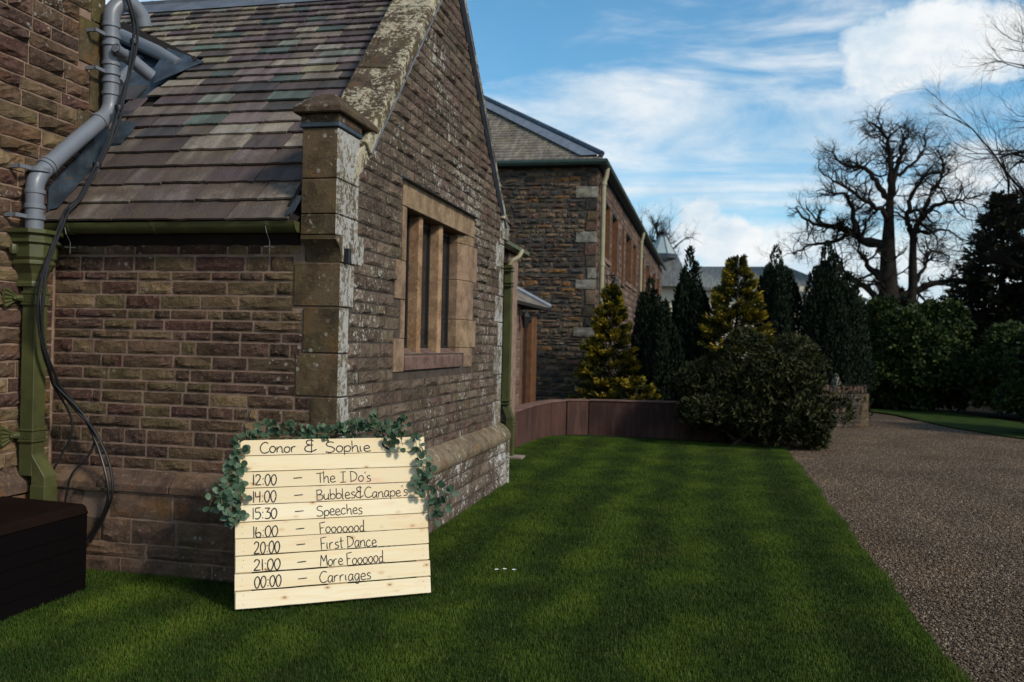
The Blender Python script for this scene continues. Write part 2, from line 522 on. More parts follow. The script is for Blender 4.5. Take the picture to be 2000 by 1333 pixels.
# ---- meshes
def np_mesh(name, V, F, mats=None, smooth=False, attrs=None, mat_idx=None):
    me = bpy.data.meshes.new(name)
    V = np.asarray(V, dtype=np.float32)
    if isinstance(F, np.ndarray):
        nf, k = F.shape
        me.vertices.add(len(V))
        me.vertices.foreach_set('co', V.ravel())
        me.loops.add(nf * k)
        me.loops.foreach_set('vertex_index', F.ravel().astype(np.int32))
        me.polygons.add(nf)
        me.polygons.foreach_set('loop_start', (np.arange(nf) * k).astype(np.int32))
        me.polygons.foreach_set('loop_total', np.full(nf, k, dtype=np.int32))
        me.update(calc_edges=True)
    else:
        me.from_pydata([tuple(map(float, v)) for v in V], [], [tuple(f) for f in F])
        me.update()
    if mats:
        for m_ in (mats if isinstance(mats, (list, tuple)) else [mats]):
            me.materials.append(m_)
    if mat_idx is not None:
        me.polygons.foreach_set('material_index', np.asarray(mat_idx, dtype=np.int32))
    if smooth:
        me.polygons.foreach_set('use_smooth', np.ones(len(me.polygons), dtype=bool))
    if attrs:
        for k_, a in attrs.items():
            at = me.attributes.new(k_, 'FLOAT', 'POINT')
            at.data.foreach_set('value', np.asarray(a, dtype=np.float32))
    return me


def link(name, me, parent=None, loc=(0, 0, 0), rot=(0, 0, 0), scale=(1, 1, 1), **props):
    o = bpy.data.objects.new(name, me)
    col.objects.link(o)
    o.rotation_euler = rot
    o.scale = scale
    if parent is not None:
        o.parent = parent
        base = WORLD.get(parent, Vector((0, 0, 0)))
        o.location = Vector(loc) - base
        WORLD[o] = Vector(loc)
    else:
        o.location = loc
        WORLD[o] = Vector(loc)
    for k_, v in props.items():
        o[k_] = v
    return o


WORLD = {}


def thing(name, label, cat, loc=(0, 0, 0), group=None):
    o = link(name, None, None, loc, label=label, category=cat)
    o.empty_display_size = 0.2
    if group:
        o['group'] = group
    return o


class MB:
    def __init__(s):
        s.v = []
        s.f = []

    def add(s, vs, fs):
        b = len(s.v)
        s.v += [tuple(v) for v in vs]
        s.f += [tuple(b + i for i in f) for f in fs]
        return s

    def box(s, x0, x1, y0, y1, z0, z1):
        return s.hexa([(x0, y0, z0), (x1, y0, z0), (x1, y1, z0), (x0, y1, z0), (x0, y0, z1), (x1, y0, z1), (x1, y1, z1), (x0, y1, z1)])

    def hexa(s, p):
        return s.add(p, [(0, 3, 2, 1), (4, 5, 6, 7), (0, 1, 5, 4), (1, 2, 6, 5), (2, 3, 7, 6), (3, 0, 4, 7)])

    def obox(s, c, ax, ay, az, sx, sy, sz):
        c, ax, ay, az = map(Vector, (c, ax, ay, az))
        p = []
        for k in (-1, 1):
            for (i, j) in ((-1, -1), (1, -1), (1, 1), (-1, 1)):
                p.append(c + ax * (i * sx / 2) + ay * (j * sy / 2) + az * (k * sz / 2))
        return s.hexa(p)

    def prism(s, poly, d):
        """extrude polygon of 3D points along vector d"""
        n = len(poly)
        d = Vector(d)
        a = [Vector(p) for p in poly]
        return s.add(a + [p + d for p in a], [tuple(range(n))[::-1], tuple(range(n, 2 * n))] + [(i, (i + 1) % n, n + (i + 1) % n, n + i) for i in range(n)])

    def tube(s, pts, r, n=8, cap=True, up=None):
        P = [Vector(p) for p in pts]
        rs = r if isinstance(r, (list, tuple)) else [r] * len(P)
        b = len(s.v)
        prev = None
        for i, p in enumerate(P):
            t = (P[min(i + 1, len(P) - 1)] - P[max(i - 1, 0)]).normalized()
            if prev is None:
                prev = t.orthogonal().normalized()
            u = (prev - t * prev.dot(t))
            u = u.normalized() if u.length > 1e-6 else t.orthogonal().normalized()
            w = t.cross(u)
            prev = u
            for k in range(n):
                a = 2 * math.pi * k / n
                s.v.append(tuple(p + (u * math.cos(a) + w * math.sin(a)) * rs[i]))
        for i in range(len(P) - 1):
            for k in range(n):
                s.f.append((b + i * n + k, b + i * n + (k + 1) % n, b + (i + 1) * n + (k + 1) % n, b + (i + 1) * n + k))
        if cap:
            s.f.append(tuple(b + k for k in range(n))[::-1])
            s.f.append(tuple(b + (len(P) - 1) * n + k for k in range(n)))
        return s

    def lathe(s, c, prof, n=12):
        """prof list of (r,z) about vertical axis at c"""
        b = len(s.v)
        for (r, z) in prof:
            for k in range(n):
                a = 2 * math.pi * (k + 0.5) / n
                s.v.append((c[0] + r * math.cos(a), c[1] + r * math.sin(a), c[2] + z))
        for i in range(len(prof) - 1):
            for k in range(n):
                s.f.append((b + i * n + k, b + i * n + (k + 1) % n, b + (i + 1) * n + (k + 1) % n, b + (i + 1) * n + k))
        return s

    def build(s, name, mat, parent=None, smooth=False, bevel=0.0, **props):
        V = np.array(s.v, dtype=float)
        c = (V.min(0) + V.max(0)) / 2
        me = np_mesh(name, V - c, s.f, mat, smooth)
        if bevel:
            import bmesh
            bm = bmesh.new()
            bm.from_mesh(me)
            bmesh.ops.bevel(bm, geom=bm.edges[:], offset=bevel, segments=1, affect='EDGES')
            bm.to_mesh(me)
            bm.free()
        if smooth == 'auto':
            me.polygons.foreach_set('use_smooth', np.ones(len(me.polygons), dtype=bool))
            me.set_sharp_from_angle(angle=rad(40))
        return link(name, me, parent, tuple(c), **props)


def catmull(pts, sub=6):
    P = [Vector(p) for p in pts]
    P = [P[0] * 2 - P[1]] + P + [P[-1] * 2 - P[-2]]
    out = []
    for i in range(1, len(P) - 2):
        for k in range(sub):
            t = k / sub
            a, b, c, d = P[i - 1], P[i], P[i + 1], P[i + 2]
            out.append(0.5 * ((2 * b) + (c - a) * t + (2 * a - 5 * b + 4 * c - d) * t * t + (3 * b - a - 3 * c + d) * t ** 3))
    out.append(P[-2])
    return out


# ---- rock faced stones: shared unit meshes, outward is local -Y
def rock_unit(seed, amp, nx=7, nz=4, rough=0.5, edge=0.03, flat=False):
    rg = np.random.RandomState(seed)
    us = np.linspace(-0.5, 0.5, nx + 1)
    vs = np.linspace(-0.5, 0.5, nz + 1)
    V = []
    planes = [(rg.uniform(-1.6, 1.6), rg.uniform(-1.4, 0.7), rg.uniform(0.5, 1.05)) for _ in range(4)]
    idx = {}
    ju = rg.uniform(-0.3, 0.3, (nx + 1, nz + 1)) / nx
    jv = rg.uniform(-0.3, 0.3, (nx + 1, nz + 1)) / nz
    for i, u in enumerate(us):
        for j, v in enumerate(vs):
            border = i in (0, nx) or j in (0, nz)
            uu, vv = u, v
            if border:
                h = 0.2 * amp
                uu = u * (1 - edge * 0.6) + (rg.uniform(-1, 1) * 0.01)
                vv = v * (1 - edge * 1.6) + rg.uniform(-1, 1) * (0.03 if not flat else 0.005)
            else:
                uu += ju[i, j]
                vv += jv[i, j]
                h = min([1.0] + [c + a * uu + b * vv for (a, b, c) in planes])
                h = amp * (max(0.25, h) + rg.uniform(-rough, rough) * 0.5)
                if flat:
                    h = amp * (1 + rg.uniform(-0.08, 0.08))
            idx[i, j] = len(V)
            V.append((uu, -h, vv))
    F = []
    for i in range(nx):
        for j in range(nz):
            F.append((idx[i, j], idx[i + 1, j], idx[i + 1, j + 1], idx[i, j + 1]))
    ring = [(i, 0) for i in range(nx)] + [(nx, j) for j in range(nz)] + [(i, nz) for i in range(nx, 0, -1)] + [(0, j) for j in range(nz, 0, -1)]
    b = len(V)
    for (i, j) in ring:
        x, y, z = V[idx[i, j]]
        V.append((x * 1.02, 0.03, z * 1.02))
    n = len(ring)
    for k in range(n):
        F.append((idx[ring[k]], b + k, b + (k + 1) % n, idx[ring[(k + 1) % n]]))
    return np.array(V), F


ROCKS = {}


def rock_pool(mat, amp, key, n=16, nx=7, nz=4, **kw):
    kk = (mat.name, key)
    if kk not in ROCKS:
        L_ = []
        for i in range(n):
            V, F = rock_unit(hash((key, i)) % 99991 if False else (sum(map(ord, key)) * 131 + i * 17), amp * (0.75 + 0.5 * ((i * 7) % 10) / 10), nx, nz, **kw)
            L_.append((np_mesh('stone', V, F, mat), V, F))
        ROCKS[kk] = L_
    return ROCKS[kk]


cam_pos = Vector((0, 0, 1.6))


def stones_on(rects, origin, udir, parent, mat, key, amp, name='stone', limit=300, rng=None, joint=0.012, used=None, **kw):
    """rects (u0,u1,z0,z1) in a vertical wall plane through origin along udir; outward = udir rotated -90 deg"""
    pool = rock_pool(mat, amp, key, **kw)
    rng = rng or random.Random(4)
    udir = Vector(udir).normalized()
    ang = math.atan2(udir.y, udir.x)
    out = Vector((udir.y, -udir.x, 0))
    items = []
    for (u0, u1, z0, z1) in rects:
        c = Vector(origin) + udir * ((u0 + u1) / 2) + Vector((0, 0, (z0 + z1) / 2))
        w = u1 - u0 - joint
        h = z1 - z0 - joint
        if w < 0.015 or h < 0.012:
            continue
        d = (c - cam_pos)
        vis = abs(d.normalized().dot(out)) * w * h / d.length_squared
        items.append((vis, c, w, h, rng.randrange(len(pool)), rng.choice((1, -1)), rng.uniform(0.8, 1.25)))
    items.sort(key=lambda q: -q[0])
    for (vis, c, w, h, k, fl, dy) in items[:limit]:
        o = link(name, pool[k][0], parent, c + out * 0.001, (0, 0, ang), (w, dy, h))
    rest = items[limit:]
    if rest:
        VV = []
        FF = []
        nb = 0
        R_ = np.array([[math.cos(ang), -math.sin(ang), 0], [math.sin(ang), math.cos(ang), 0], [0, 0, 1]])
        for (vis, c, w, h, k, fl, dy) in rest:
            V = pool[k][1] * np.array([w, dy, h])
            VV.append(V @ R_.T + np.array(c + out * 0.001))
            FF += [tuple(nb + i for i in f) for f in pool[k][2]]
            nb += len(V)
        V = np.vstack(VV)
        c = (V.min(0) + V.max(0)) / 2
        link(name, np_mesh(name, V - c, FF, mat), parent, tuple(c), kind='stuff')
    return len(items)


def courses(z0, z1, rng, hmin=0.07, hmax=0.11):
    zs = [z0]
    while zs[-1] < z1 - hmin * 1.3:
        zs.append(min(z1, zs[-1] + rng.uniform(hmin, hmax)))
    zs[-1] = z1
    return zs


def fill(zs, lf, rf, rng, wmin=0.15, wmax=0.42, holes=(), jit=0.0):
    """row by row rectangles; lf, rf give the left and right limit at height z; holes are (u0,u1,z0,z1)"""
    out = []
    for za, zb in zip(zs[:-1], zs[1:]):
        zm = (za + zb) / 2
        segs = [(lf(zm), rf(zm))]
        for (a, b, c, d) in holes:
            if zb > c + 0.02 and za < d - 0.02:
                ns = []
                for (p, q) in segs:
                    if b <= p or a >= q:
                        ns.append((p, q))
                    else:
                        if a > p:
                            ns.append((p, a))
                        if b < q:
                            ns.append((b, q))
                segs = ns
        for (p, q) in segs:
            u = p
            while q - u > 0.02:
                w = rng.uniform(wmin, wmax)
                if rng.random() < 0.18:
                    w *= 0.6
                if q - (u + w) < wmin * 0.7:
                    w = q - u
                j1 = rng.uniform(-jit, jit)
                out.append((u, u + w, za + j1, zb + j1))
                u += w
    return out


def wall_cells(us, zs, holes):
    """grid cells of a wall rectangle minus holes"""
    U = sorted(set(us + [h[0] for h in holes] + [h[1] for h in holes]))
    Z = sorted(set(zs + [h[2] for h in holes] + [h[3] for h in holes]))
    res = []
    for a, b in zip(U[:-1], U[1:]):
        for c, d in zip(Z[:-1], Z[1:]):
            um, zm = (a + b) / 2, (c + d) / 2
            if not any(h[0] < um < h[1] and h[2] < zm < h[3] for h in holes):
                res.append((a, b, c, d))
    return res


# ------------------------------------------------------------------ ground, drive, lawn
def sheet(name, poly, z, mat, **props):
    return link(name, np_mesh(name, [(x, y, 0) for x, y in poly], [tuple(range(len(poly)))], mat), None, (0, 0, z), **props)


sheet('ground', [(-300, -100), (300, -100), (300, 400), (-300, 400)], -0.03, M['soil'], kind='structure')
LAWN = [(-6, 0.5), (1.24, 0.5), (1.24, 12.6), (1.2, 13.5), (0.95, 14.5), (0.3, 15.3), (-2.08, 15.6), (-2.66, 15.2), (-2.85, 12.9), (-6, 12.9)]
sheet('gravel_drive', [(1.0, -6), (14, -6), (14, 12.5), (9, 14.3), (7, 16), (5.57, 18.8), (5.06, 20.4), (4.64, 23.6), (4.2, 24.6),
                       (4.4, 27), (5.5, 34), (3, 36), (1.0, 30), (0.6, 20), (-0.4, 16.5), (-0.4, 15.0), (1.0, 12)], -0.014, M['gravel'], kind='structure')
sheet('lawn', LAWN, 0.0, M['turf'], kind='structure')
sheet('grass_verge', [(5.57, 18.8), (5.06, 20.4), (4.64, 23.6), (4.2, 24.6), (4.6, 27.2), (6.2, 26.0), (7.5, 21), (8.5, 18.4), (14, 14), (14, 12.5), (9, 14.3), (7, 16)][::-1], 0.022,
      simple('verge grass', (0.030, 0.055, 0.008), 0.95, 0.1, var=0.5, scale=3, bump=0.8, bs=25), kind='structure')


def gn_tiles(name, tile_me, x0, y0, nx, ny, size, z, label, cat):
    """object whose mesh is one tile; a node tree copies it over a grid of cells"""
    ng = bpy.data.node_groups.new(name, 'GeometryNodeTree')
    ng.interface.new_socket('Geometry', in_out='INPUT', socket_type='NodeSocketGeometry')
    ng.interface.new_socket('Geometry', in_out='OUTPUT', socket_type='NodeSocketGeometry')
    gi = ng.nodes.new('NodeGroupInput')
    go = ng.nodes.new('NodeGroupOutput')
    g = ng.nodes.new('GeometryNodeMeshGrid')
    g.inputs['Size X'].default_value = size * (nx - 1)
    g.inputs['Size Y'].default_value = size * (ny - 1)
    g.inputs['Vertices X'].default_value = nx
    g.inputs['Vertices Y'].default_value = ny
    tr = ng.nodes.new('GeometryNodeTransform')
    tr.inputs['Translation'].default_value = (x0 + size * nx / 2, y0 + size * ny / 2, z)
    ip = ng.nodes.new('GeometryNodeInstanceOnPoints')
    ri = ng.nodes.new('FunctionNodeRandomValue')
    ri.data_type = 'INT'
    ri.inputs[4].default_value = 0
    ri.inputs[5].default_value = 3
    mu = ng.nodes.new('ShaderNodeMath')
    mu.operation = 'MULTIPLY'
    mu.inputs[1].default_value = math.pi / 2
    cx = ng.nodes.new('ShaderNodeCombineXYZ')
    ng.links.new(ri.outputs[2], mu.inputs[0])
    ng.links.new(mu.outputs[0], cx.inputs[2])
    ng.links.new(g.outputs[0], tr.inputs[0])
    ng.links.new(tr.outputs[0], ip.inputs['Points'])
    ng.links.new(gi.outputs[0], ip.inputs['Instance'])
    ng.links.new(cx.outputs[0], ip.inputs['Rotation'])
    ng.links.new(ip.outputs[0], go.inputs[0])
    o = link(name, tile_me, None, (0, 0, 0), kind='stuff', label=label, category=cat)
    md = o.modifiers.new('tiles', 'NODES')
    md.node_group = ng
    return o


def blade_tile(n, size, lmin, lmax, w, seed=1):
    rg = np.random.RandomState(seed)
    x = rg.uniform(-size / 2, size / 2, n)
    y = rg.uniform(-size / 2, size / 2, n)
    a = rg.uniform(0, 2 * np.pi, n)
    ln = rg.uniform(lmin, lmax, n)
    lean = rg.uniform(0.1, 0.9, n)
    b = rg.uniform(0, 2 * np.pi, n)
    wx, wy = np.cos(a) * w / 2, np.sin(a) * w / 2
    lx, ly = np.cos(b) * ln * lean * 0.6, np.sin(b) * ln * lean * 0.6
    z = ln * (1 - lean * 0.35)
    V = np.zeros((n, 5, 3))
    V[:, 0] = np.stack([x - wx, y - wy, 0 * z], 1)
    V[:, 1] = np.stack([x + wx, y + wy, 0 * z], 1)
    V[:, 2] = np.stack([x + wx * 0.8 + lx * 0.4, y + wy * 0.8 + ly * 0.4, z * 0.6], 1)
    V[:, 3] = np.stack([x - wx * 0.8 + lx * 0.4, y - wy * 0.8 + ly * 0.4, z * 0.6], 1)
    V[:, 4] = np.stack([x + lx, y + ly, z], 1)
    base = np.arange(n)[:, None] * 5
    F = np.concatenate([base + np.array([[0, 1, 2]]), base + np.array([[0, 2, 3]]), base + np.array([[3, 2, 4]])], 0)
    r = np.repeat(rg.uniform(0, 1, n), 5)
    return np_mesh('blade', V.reshape(-1, 3), F, M['blade'], attrs={'rnd': r})


gn_tiles('grass', blade_tile(5000, 0.5, 0.013, 0.034, 0.0030), -5.26, 2.5, 13, 25, 0.5, 0.0,
         'short mown lawn grass in front of the stone wing', 'grass')


def pebble_tile(n, size, seed=2):
    rg = np.random.RandomState(seed)
    ico = np.array([(1, 0, 0), (-1, 0, 0), (0, 1, 0), (0, -1, 0), (0, 0, 1), (0, 0, -1)], float)
    fi = np.array([(0, 2, 4), (2, 1, 4), (1, 3, 4), (3, 0, 4), (2, 0, 5), (1, 2, 5), (3, 1, 5), (0, 3, 5)])
    c = np.stack([rg.uniform(-size / 2, size / 2, n), rg.uniform(-size / 2, size / 2, n), rg.uniform(-0.002, 0.006, n)], 1)
    s = rg.uniform(0.004, 0.011, (n, 1)) * rg.uniform(0.6, 1.3, (n, 3))
    s[:, 2] *= 0.7
    a = rg.uniform(0, 6.28, n)
    V = ico[None] * (1 + rg.uniform(-0.25, 0.25, (n, 6, 1))) * s[:, None, :]
    x = V[..., 0] * np.cos(a)[:, None] - V[..., 1] * np.sin(a)[:, None]
    y = V[..., 0] * np.sin(a)[:, None] + V[..., 1] * np.cos(a)[:, None]
    V = np.stack([x, y, V[..., 2]], -1) + c[:, None]
    F = (np.arange(n)[:, None, None] * 6 + fi[None]).reshape(-1, 3)
    return np_mesh('pebble', V.reshape(-1, 3), F, M['pebble'], attrs={'rnd': np.repeat(rg.uniform(0, 1, n), 6)})




def edge_tufts():
    rg = np.random.RandomState(12)
    n = 16000
    y = rg.uniform(3.2, 14.2, n)
    w = 0.018 * np.sin(y * 3.1) + 0.012 * np.sin(y * 9.7) + 0.006 * np.sin(y * 31)
    x = 1.225 + w + rg.normal(0, 0.016, n)
    x -= np.clip(y - 12.6, 0, 9) ** 1.6 * 0.18
    P = np.stack([x, y, np.zeros(n) - 0.01], 1)
    D = np.stack([rg.normal(0.25, 0.5, n), rg.normal(0, 0.5, n), np.full(n, 0.9)], 1)
    ln = rg.uniform(0.02, 0.055, n)
    D /= np.linalg.norm(D, axis=1, keepdims=True)
    a = rg.uniform(0, 6.28, n)
    S = np.stack([np.cos(a), np.sin(a), 0 * a], 1) * 0.0018
    V = np.zeros((n, 3, 3))
    V[:, 0] = P - S
    V[:, 1] = P + S
    V[:, 2] = P + D * ln[:, None]
    F = np.arange(n)[:, None] * 3 + np.array([[0, 1, 2]])
    me = np_mesh('edge_grass', V.reshape(-1, 3), F, M['blade'], attrs={'rnd': np.repeat(rg.uniform(0, 1, n), 3)})
    link('edge_grass', me, None, (0, 0, 0), kind='stuff', label='ragged grass fringe along the gravel edge of the lawn', category='grass')


edge_tufts()
gn_tiles('gravel', pebble_tile(2300, 0.5), 1.25, 3.0, 14, 38, 0.5, -0.010,
         'loose brown gravel of the drive beside the lawn', 'gravel')

# ------------------------------------------------------------------ the gabled stone wing
YA, XB, XC = 5.21, -2.325, -4.455
EAVE_Y, EAVE_Z = 5.07, 2.368
RIDGE_Y, RIDGE_Z = 7.45, 4.77
PITCH = math.atan2(RIDGE_Z - EAVE_Z, RIDGE_Y - EAVE_Y)
YE = 9.68                                        # far corner of the gable wall
rng = random.Random(11)
wing = thing('stone_wing', 'gabled brown sandstone wing with slate roof and three light window behind the pallet sign', 'building', (XB, YA, 0))


def rooz(y):
    return EAVE_Z + (y - EAVE_Y) * math.tan(PITCH)


def cop_l(y):
    return 4.98 + (y - 7.49) * 1.105


def cop_r(y):
    return 4.98 - (y - 7.49) * 0.955


OPEN = (6.42, 8.18, 1.50, 2.64)
mb = MB()
# side wall face, plinth face
for (a, b, c, d) in wall_cells([XC - 0.6, XB], [0.0, 2.36], []):
    mb.add([(a, YA, c), (b, YA, c), (b, YA, d), (a, YA, d)], [(0, 1, 2, 3)])
mb.add([(XC - 0.6, YA - 0.075, -0.02), (XB + 0.105, YA - 0.075, -0.02), (XB + 0.105, YA - 0.075, 0.57), (XC - 0.6, YA - 0.075, 0.57)], [(0, 1, 2, 3)])
mb.build('wall', M['mortarA'], wing)
mb = MB()
for (a, b, c, d) in wall_cells([YA + 0.002, YE], [0.0, 2.83], [OPEN]):
    mb.add([(XB, a, c), (XB, b, c), (XB, b, d), (XB, a, d)], [(0, 1, 2, 3)])
mb.add([(XB, 5.21, 2.83), (XB, YE, 2.83), (XB, YE, cop_r(YE)), (XB, 7.49, 4.98), (XB, 5.56, cop_l(5.56))], [(0, 1, 2, 3, 4)])
mb.add([(XB + 0.09, YA - 0.07, -0.02), (XB + 0.09, YE - 0.02, -0.02), (XB + 0.09, YE - 0.02, 0.55), (XB + 0.09, YA - 0.07, 0.55)], [(0, 1, 2, 3)])
mb.add([(XB, YE, 0), (-6.5, YE, 0), (-6.5, YE, 2.9), (XB, YE, 2.9)], [(0, 1, 2, 3)])
mb.build('wall', M['mortarB'], wing)

# quoins at the near corner: (z0, z1, reach on side face, reach on gable face)
QN = [(0.69, 0.975, 0.19, 0.26), (0.975, 1.226, 0.18, 0.16), (1.226, 1.508, 0.29, 0.13), (1.508, 1.808, 0.245, 0.13), (1.808, 2.095, 0.315, 0.20)]
for (a, b, wa, wb) in QN:
    g = 0.004
    MB().box(XB - wa, XB + 0.012, YA - 0.012, YA + wb, a + g, b - g).build('quoin', [M['quoin']], wing, bevel=0.006)
for o in [q for q in wing.children if q.name.startswith('quoin')]:
    me = o.data
    me.materials.append(M['quoinB'])
    for p in me.polygons:
        if p.normal.x > 0.5:
            p.material_index = 1
# upper part of that corner: dressed slabs under the kneeler
for (a, b, wb) in ((2.095, 2.30, 0.36),):
    MB().box(XB - 0.25, XB + 0.013, YA + 0.0, YA + wb, a + 0.004, b - 0.004).build('quoin', M['quoinB'], wing, bevel=0.006)

QF = []
z = 0.68
k = 0
while z < 2.98:
    h = 0.27 + 0.05 * ((k * 7) % 3) / 2
    QF.append((z, min(z + h, 3.0), 0.17 if k % 2 else 0.34))
    z += h
    k += 1
for (a, b, w) in QF:
    MB().box(XB - 0.2, XB + 0.013, YE - w, YE + 0.012, a + 0.004, b - 0.004).build('quoin', M['quoinB'], wing, bevel=0.006, label='pale quoin at the far corner of the gable wall')

# side wall stones
zsA = courses(0.69, 2.23, rng, 0.062, 0.108)


def qa(z_):
    for (a, b, wa, wb) in QN:
        if a <= z_ < b:
            return XB - wa
    return XB - 0.27


rectsA = fill(zsA, lambda z_: XC + 0.005, lambda z_: qa(z_), rng, 0.10, 0.42)
stA = [(a, b, c, d) for (a, b, c, d) in rectsA]
nA = stones_on(stA, (0, YA, 0), (1, 0, 0), wing, M['stoneA'], 'sideA', 0.018, 'stone', 140, rng, joint=0.015)
# smooth shaded frieze under the gutter
MB().box(XC, XB - 0.28, YA - 0.02, YA, 2.235, 2.36).build('frieze', M['plinth'], wing)

# gable stones


def qb(z_):
    for (a, b, wa, wb) in QN:
        if a <= z_ < b:
            return YA + wb
    if z_ < 2.30:
        return YA + 0.36
    if z_ < 3.05:
        return 5.46
    return 0


def left_b(z_):
    if z_ < 2.95:
        return qb(z_)
    return (z_ - 4.98) / 1.105 + 7.49 + 0.02


def right_b(z_):
    for (a, b, w) in QF:
        if a <= z_ < b:
            return YE - w
    return min(YE, 7.49 - (z_ - 4.98) / 0.955 - 0.02)


zsB = courses(0.68, 4.92, rng, 0.078, 0.105)
SUR = [(6.33, 8.40, 1.36, 2.84), (6.20, 6.33, 1.36, 1.62), (6.20, 6.33, 1.92, 2.22), (8.40, 8.52, 1.55, 1.82), (8.40, 8.52, 2.2, 2.55)]
rectsB = fill(zsB, left_b, right_b, rng, 0.16, 0.50, SUR)
nB = stones_on(rectsB, (XB, 0, 0), (0, 1, 0), wing, M['stoneB'], 'gableB', 0.019, 'stone', 160, rng, joint=0.010)

# plinth of the side wall: big smooth blocks, sloped string course on top
for (z0, z1, ws, am) in ((-0.02, 0.105, (0.42, 0.7), 0.02), (0.105, 0.205, (0.45, 0.75), 0.02), (0.205, 0.37, (0.3, 0.5), 0.012), (0.37, 0.545, (0.25, 0.5), 0.008)):
    rr = fill([z0, z1], lambda z_: XC + 0.09, lambda z_: XB + 0.10, rng, ws[0], ws[1],
              [(-4.115, -3.915, 0.38, 0.56)] if z0 > 0.36 else [])
    stones_on(rr, (0, YA - 0.075, 0), (1, 0, 0), wing, M['plinth'], 'plinthA', am, 'plinth_stone', 300, rng, joint=0.009, n=8)
x = XC + 0.02
for w in (0.42, 0.55, 0.47, 0.34, 0.37):
    x2 = min(x + w, XB + 0.115)
    MB().prism([(x + 0.004, YA + 0.01, 0.69), (x + 0.004, YA - 0.095, 0.60), (x + 0.004, YA - 0.095, 0.55), (x + 0.004, YA + 0.01, 0.55)],
               (x2 - x - 0.008, 0, 0)).build('string_course', M['plinth'], wing, bevel=0.004)
    x = x2
# small vent in the plinth, its recess shade put in as a dark sheet
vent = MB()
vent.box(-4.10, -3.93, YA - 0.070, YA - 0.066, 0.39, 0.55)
vent.build('vent_shade', simple('vent shadow stone', (0.05, 0.042, 0.033), 0.95, 0.1), wing)
MB().box(-4.15, -3.90, YA - 0.115, YA - 0.01, 0.546, 0.568).build('vent_lintel', M['cap'], wing, bevel=0.003)

# gable plinth
for (z0, z1) in ((-0.02, 0.11), (0.11, 0.245), (0.245, 0.38), (0.38, 0.50)):
    rr = fill([z0, z1], lambda z_: YA - 0.06, lambda z_: YE, rng, 0.4, 0.9)
    stones_on(rr, (XB + 0.09, 0, 0), (0, 1, 0), wing, M['plinthB'], 'plinthB', 0.022, 'plinth_stone', 300, rng, joint=0.010, n=8)
y = YA - 0.085
while y < YE - 0.05:
    y2 = min(y + rng.uniform(0.5, 0.8), YE + 0.03)
    prof = [(XB - 0.01, 0.70), (XB + 0.045, 0.675), (XB + 0.10, 0.63), (XB + 0.135, 0.575), (XB + 0.14, 0.53), (XB + 0.12, 0.495), (XB - 0.01, 0.495)]
    MB().prism([(px, y + 0.004, pz) for px, pz in prof][::-1], (0, y2 - y - 0.008, 0)).build('string_course', M['string'], wing, smooth='auto')
    y = y2
MB().box(XB - 0.3, XB + 0.125, YE - 0.01, YE + 0.035, -0.02, 0.50).build('plinth_stone', M['plinthB'], wing, bevel=0.01)
MB().box(XB - 0.3, XB + 0.135, YA - 0.088, YA - 0.06, 0.40, 0.548).build('plinth_stone', M['plinth'], wing, bevel=0.006)

# ---- window with two mullions
win = link('window', None, wing, (XB, 7.3, 1.5))
B = M['buff']


def wb(name, y0, y1, z0, z1, x0, x1, mat=B, bev=0.004):
    return MB().box(x0, x1, y0, y1, z0, z1).build(name, mat, win, bevel=bev)


P = XB + 0.012
wb('lintel', 6.33, 8.40, 2.645, 2.84, XB - 0.22, P)
for (z0, z1, yo) in ((1.36, 1.62, 6.20), (1.62, 1.92, 6.33), (1.92, 2.22, 6.20), (2.22, 2.641, 6.33)):
    wb('jamb_stone', yo, 6.42, z0 + 0.002, z1 - 0.002, XB - 0.20, P)
for (z0, z1, yo) in ((1.36, 1.55, 8.40), (1.55, 1.82, 8.52), (1.82, 2.2, 8.40), (2.2, 2.55, 8.52), (2.55, 2.641, 8.40)):
    MB().prism([(P, yo, z0 + 0.002), (XB - 0.2, yo, z0 + 0.002), (XB - 0.2, 8.02, z0 + 0.002), (XB - 0.045, 8.02, z0 + 0.002), (P, 8.18, z0 + 0.002)][::-1],
               (0, 0, z1 - z0 - 0.004)).build('jamb_stone', B, win, bevel=0.003)
# sill, sloped top
MB().prism([(P + 0.012, 6.425, 1.37), (P + 0.012, 6.425, 1.475), (XB - 0.20, 6.425, 1.575), (XB - 0.20, 6.425, 1.37)][::-1], (0, 1.59, 0)).build(
    'sill', stone_mat('stained sill stone', [(0.20, 0.135, 0.10), (0.16, 0.10, 0.08)], 0.1, 0.1, 0.3), win, bevel=0.004)
MULM = stone_mat('brown stained mullion stone', [(0.30, 0.19, 0.11), (0.34, 0.22, 0.13)], 0.02, 0.0, 0.3, rusty=0.4)


def mull(y0, y1):
    MB().prism([(XB - 0.155, y0, 1.50), (XB - 0.045, y0, 1.50), (XB - 0.03, y0 + 0.02, 1.50), (XB - 0.03, y1 - 0.02, 1.50), (XB - 0.045, y1, 1.50), (XB - 0.155, y1, 1.50)],
               (0, 0, 1.145)).build('mullion', MULM, win, bevel=0.002)


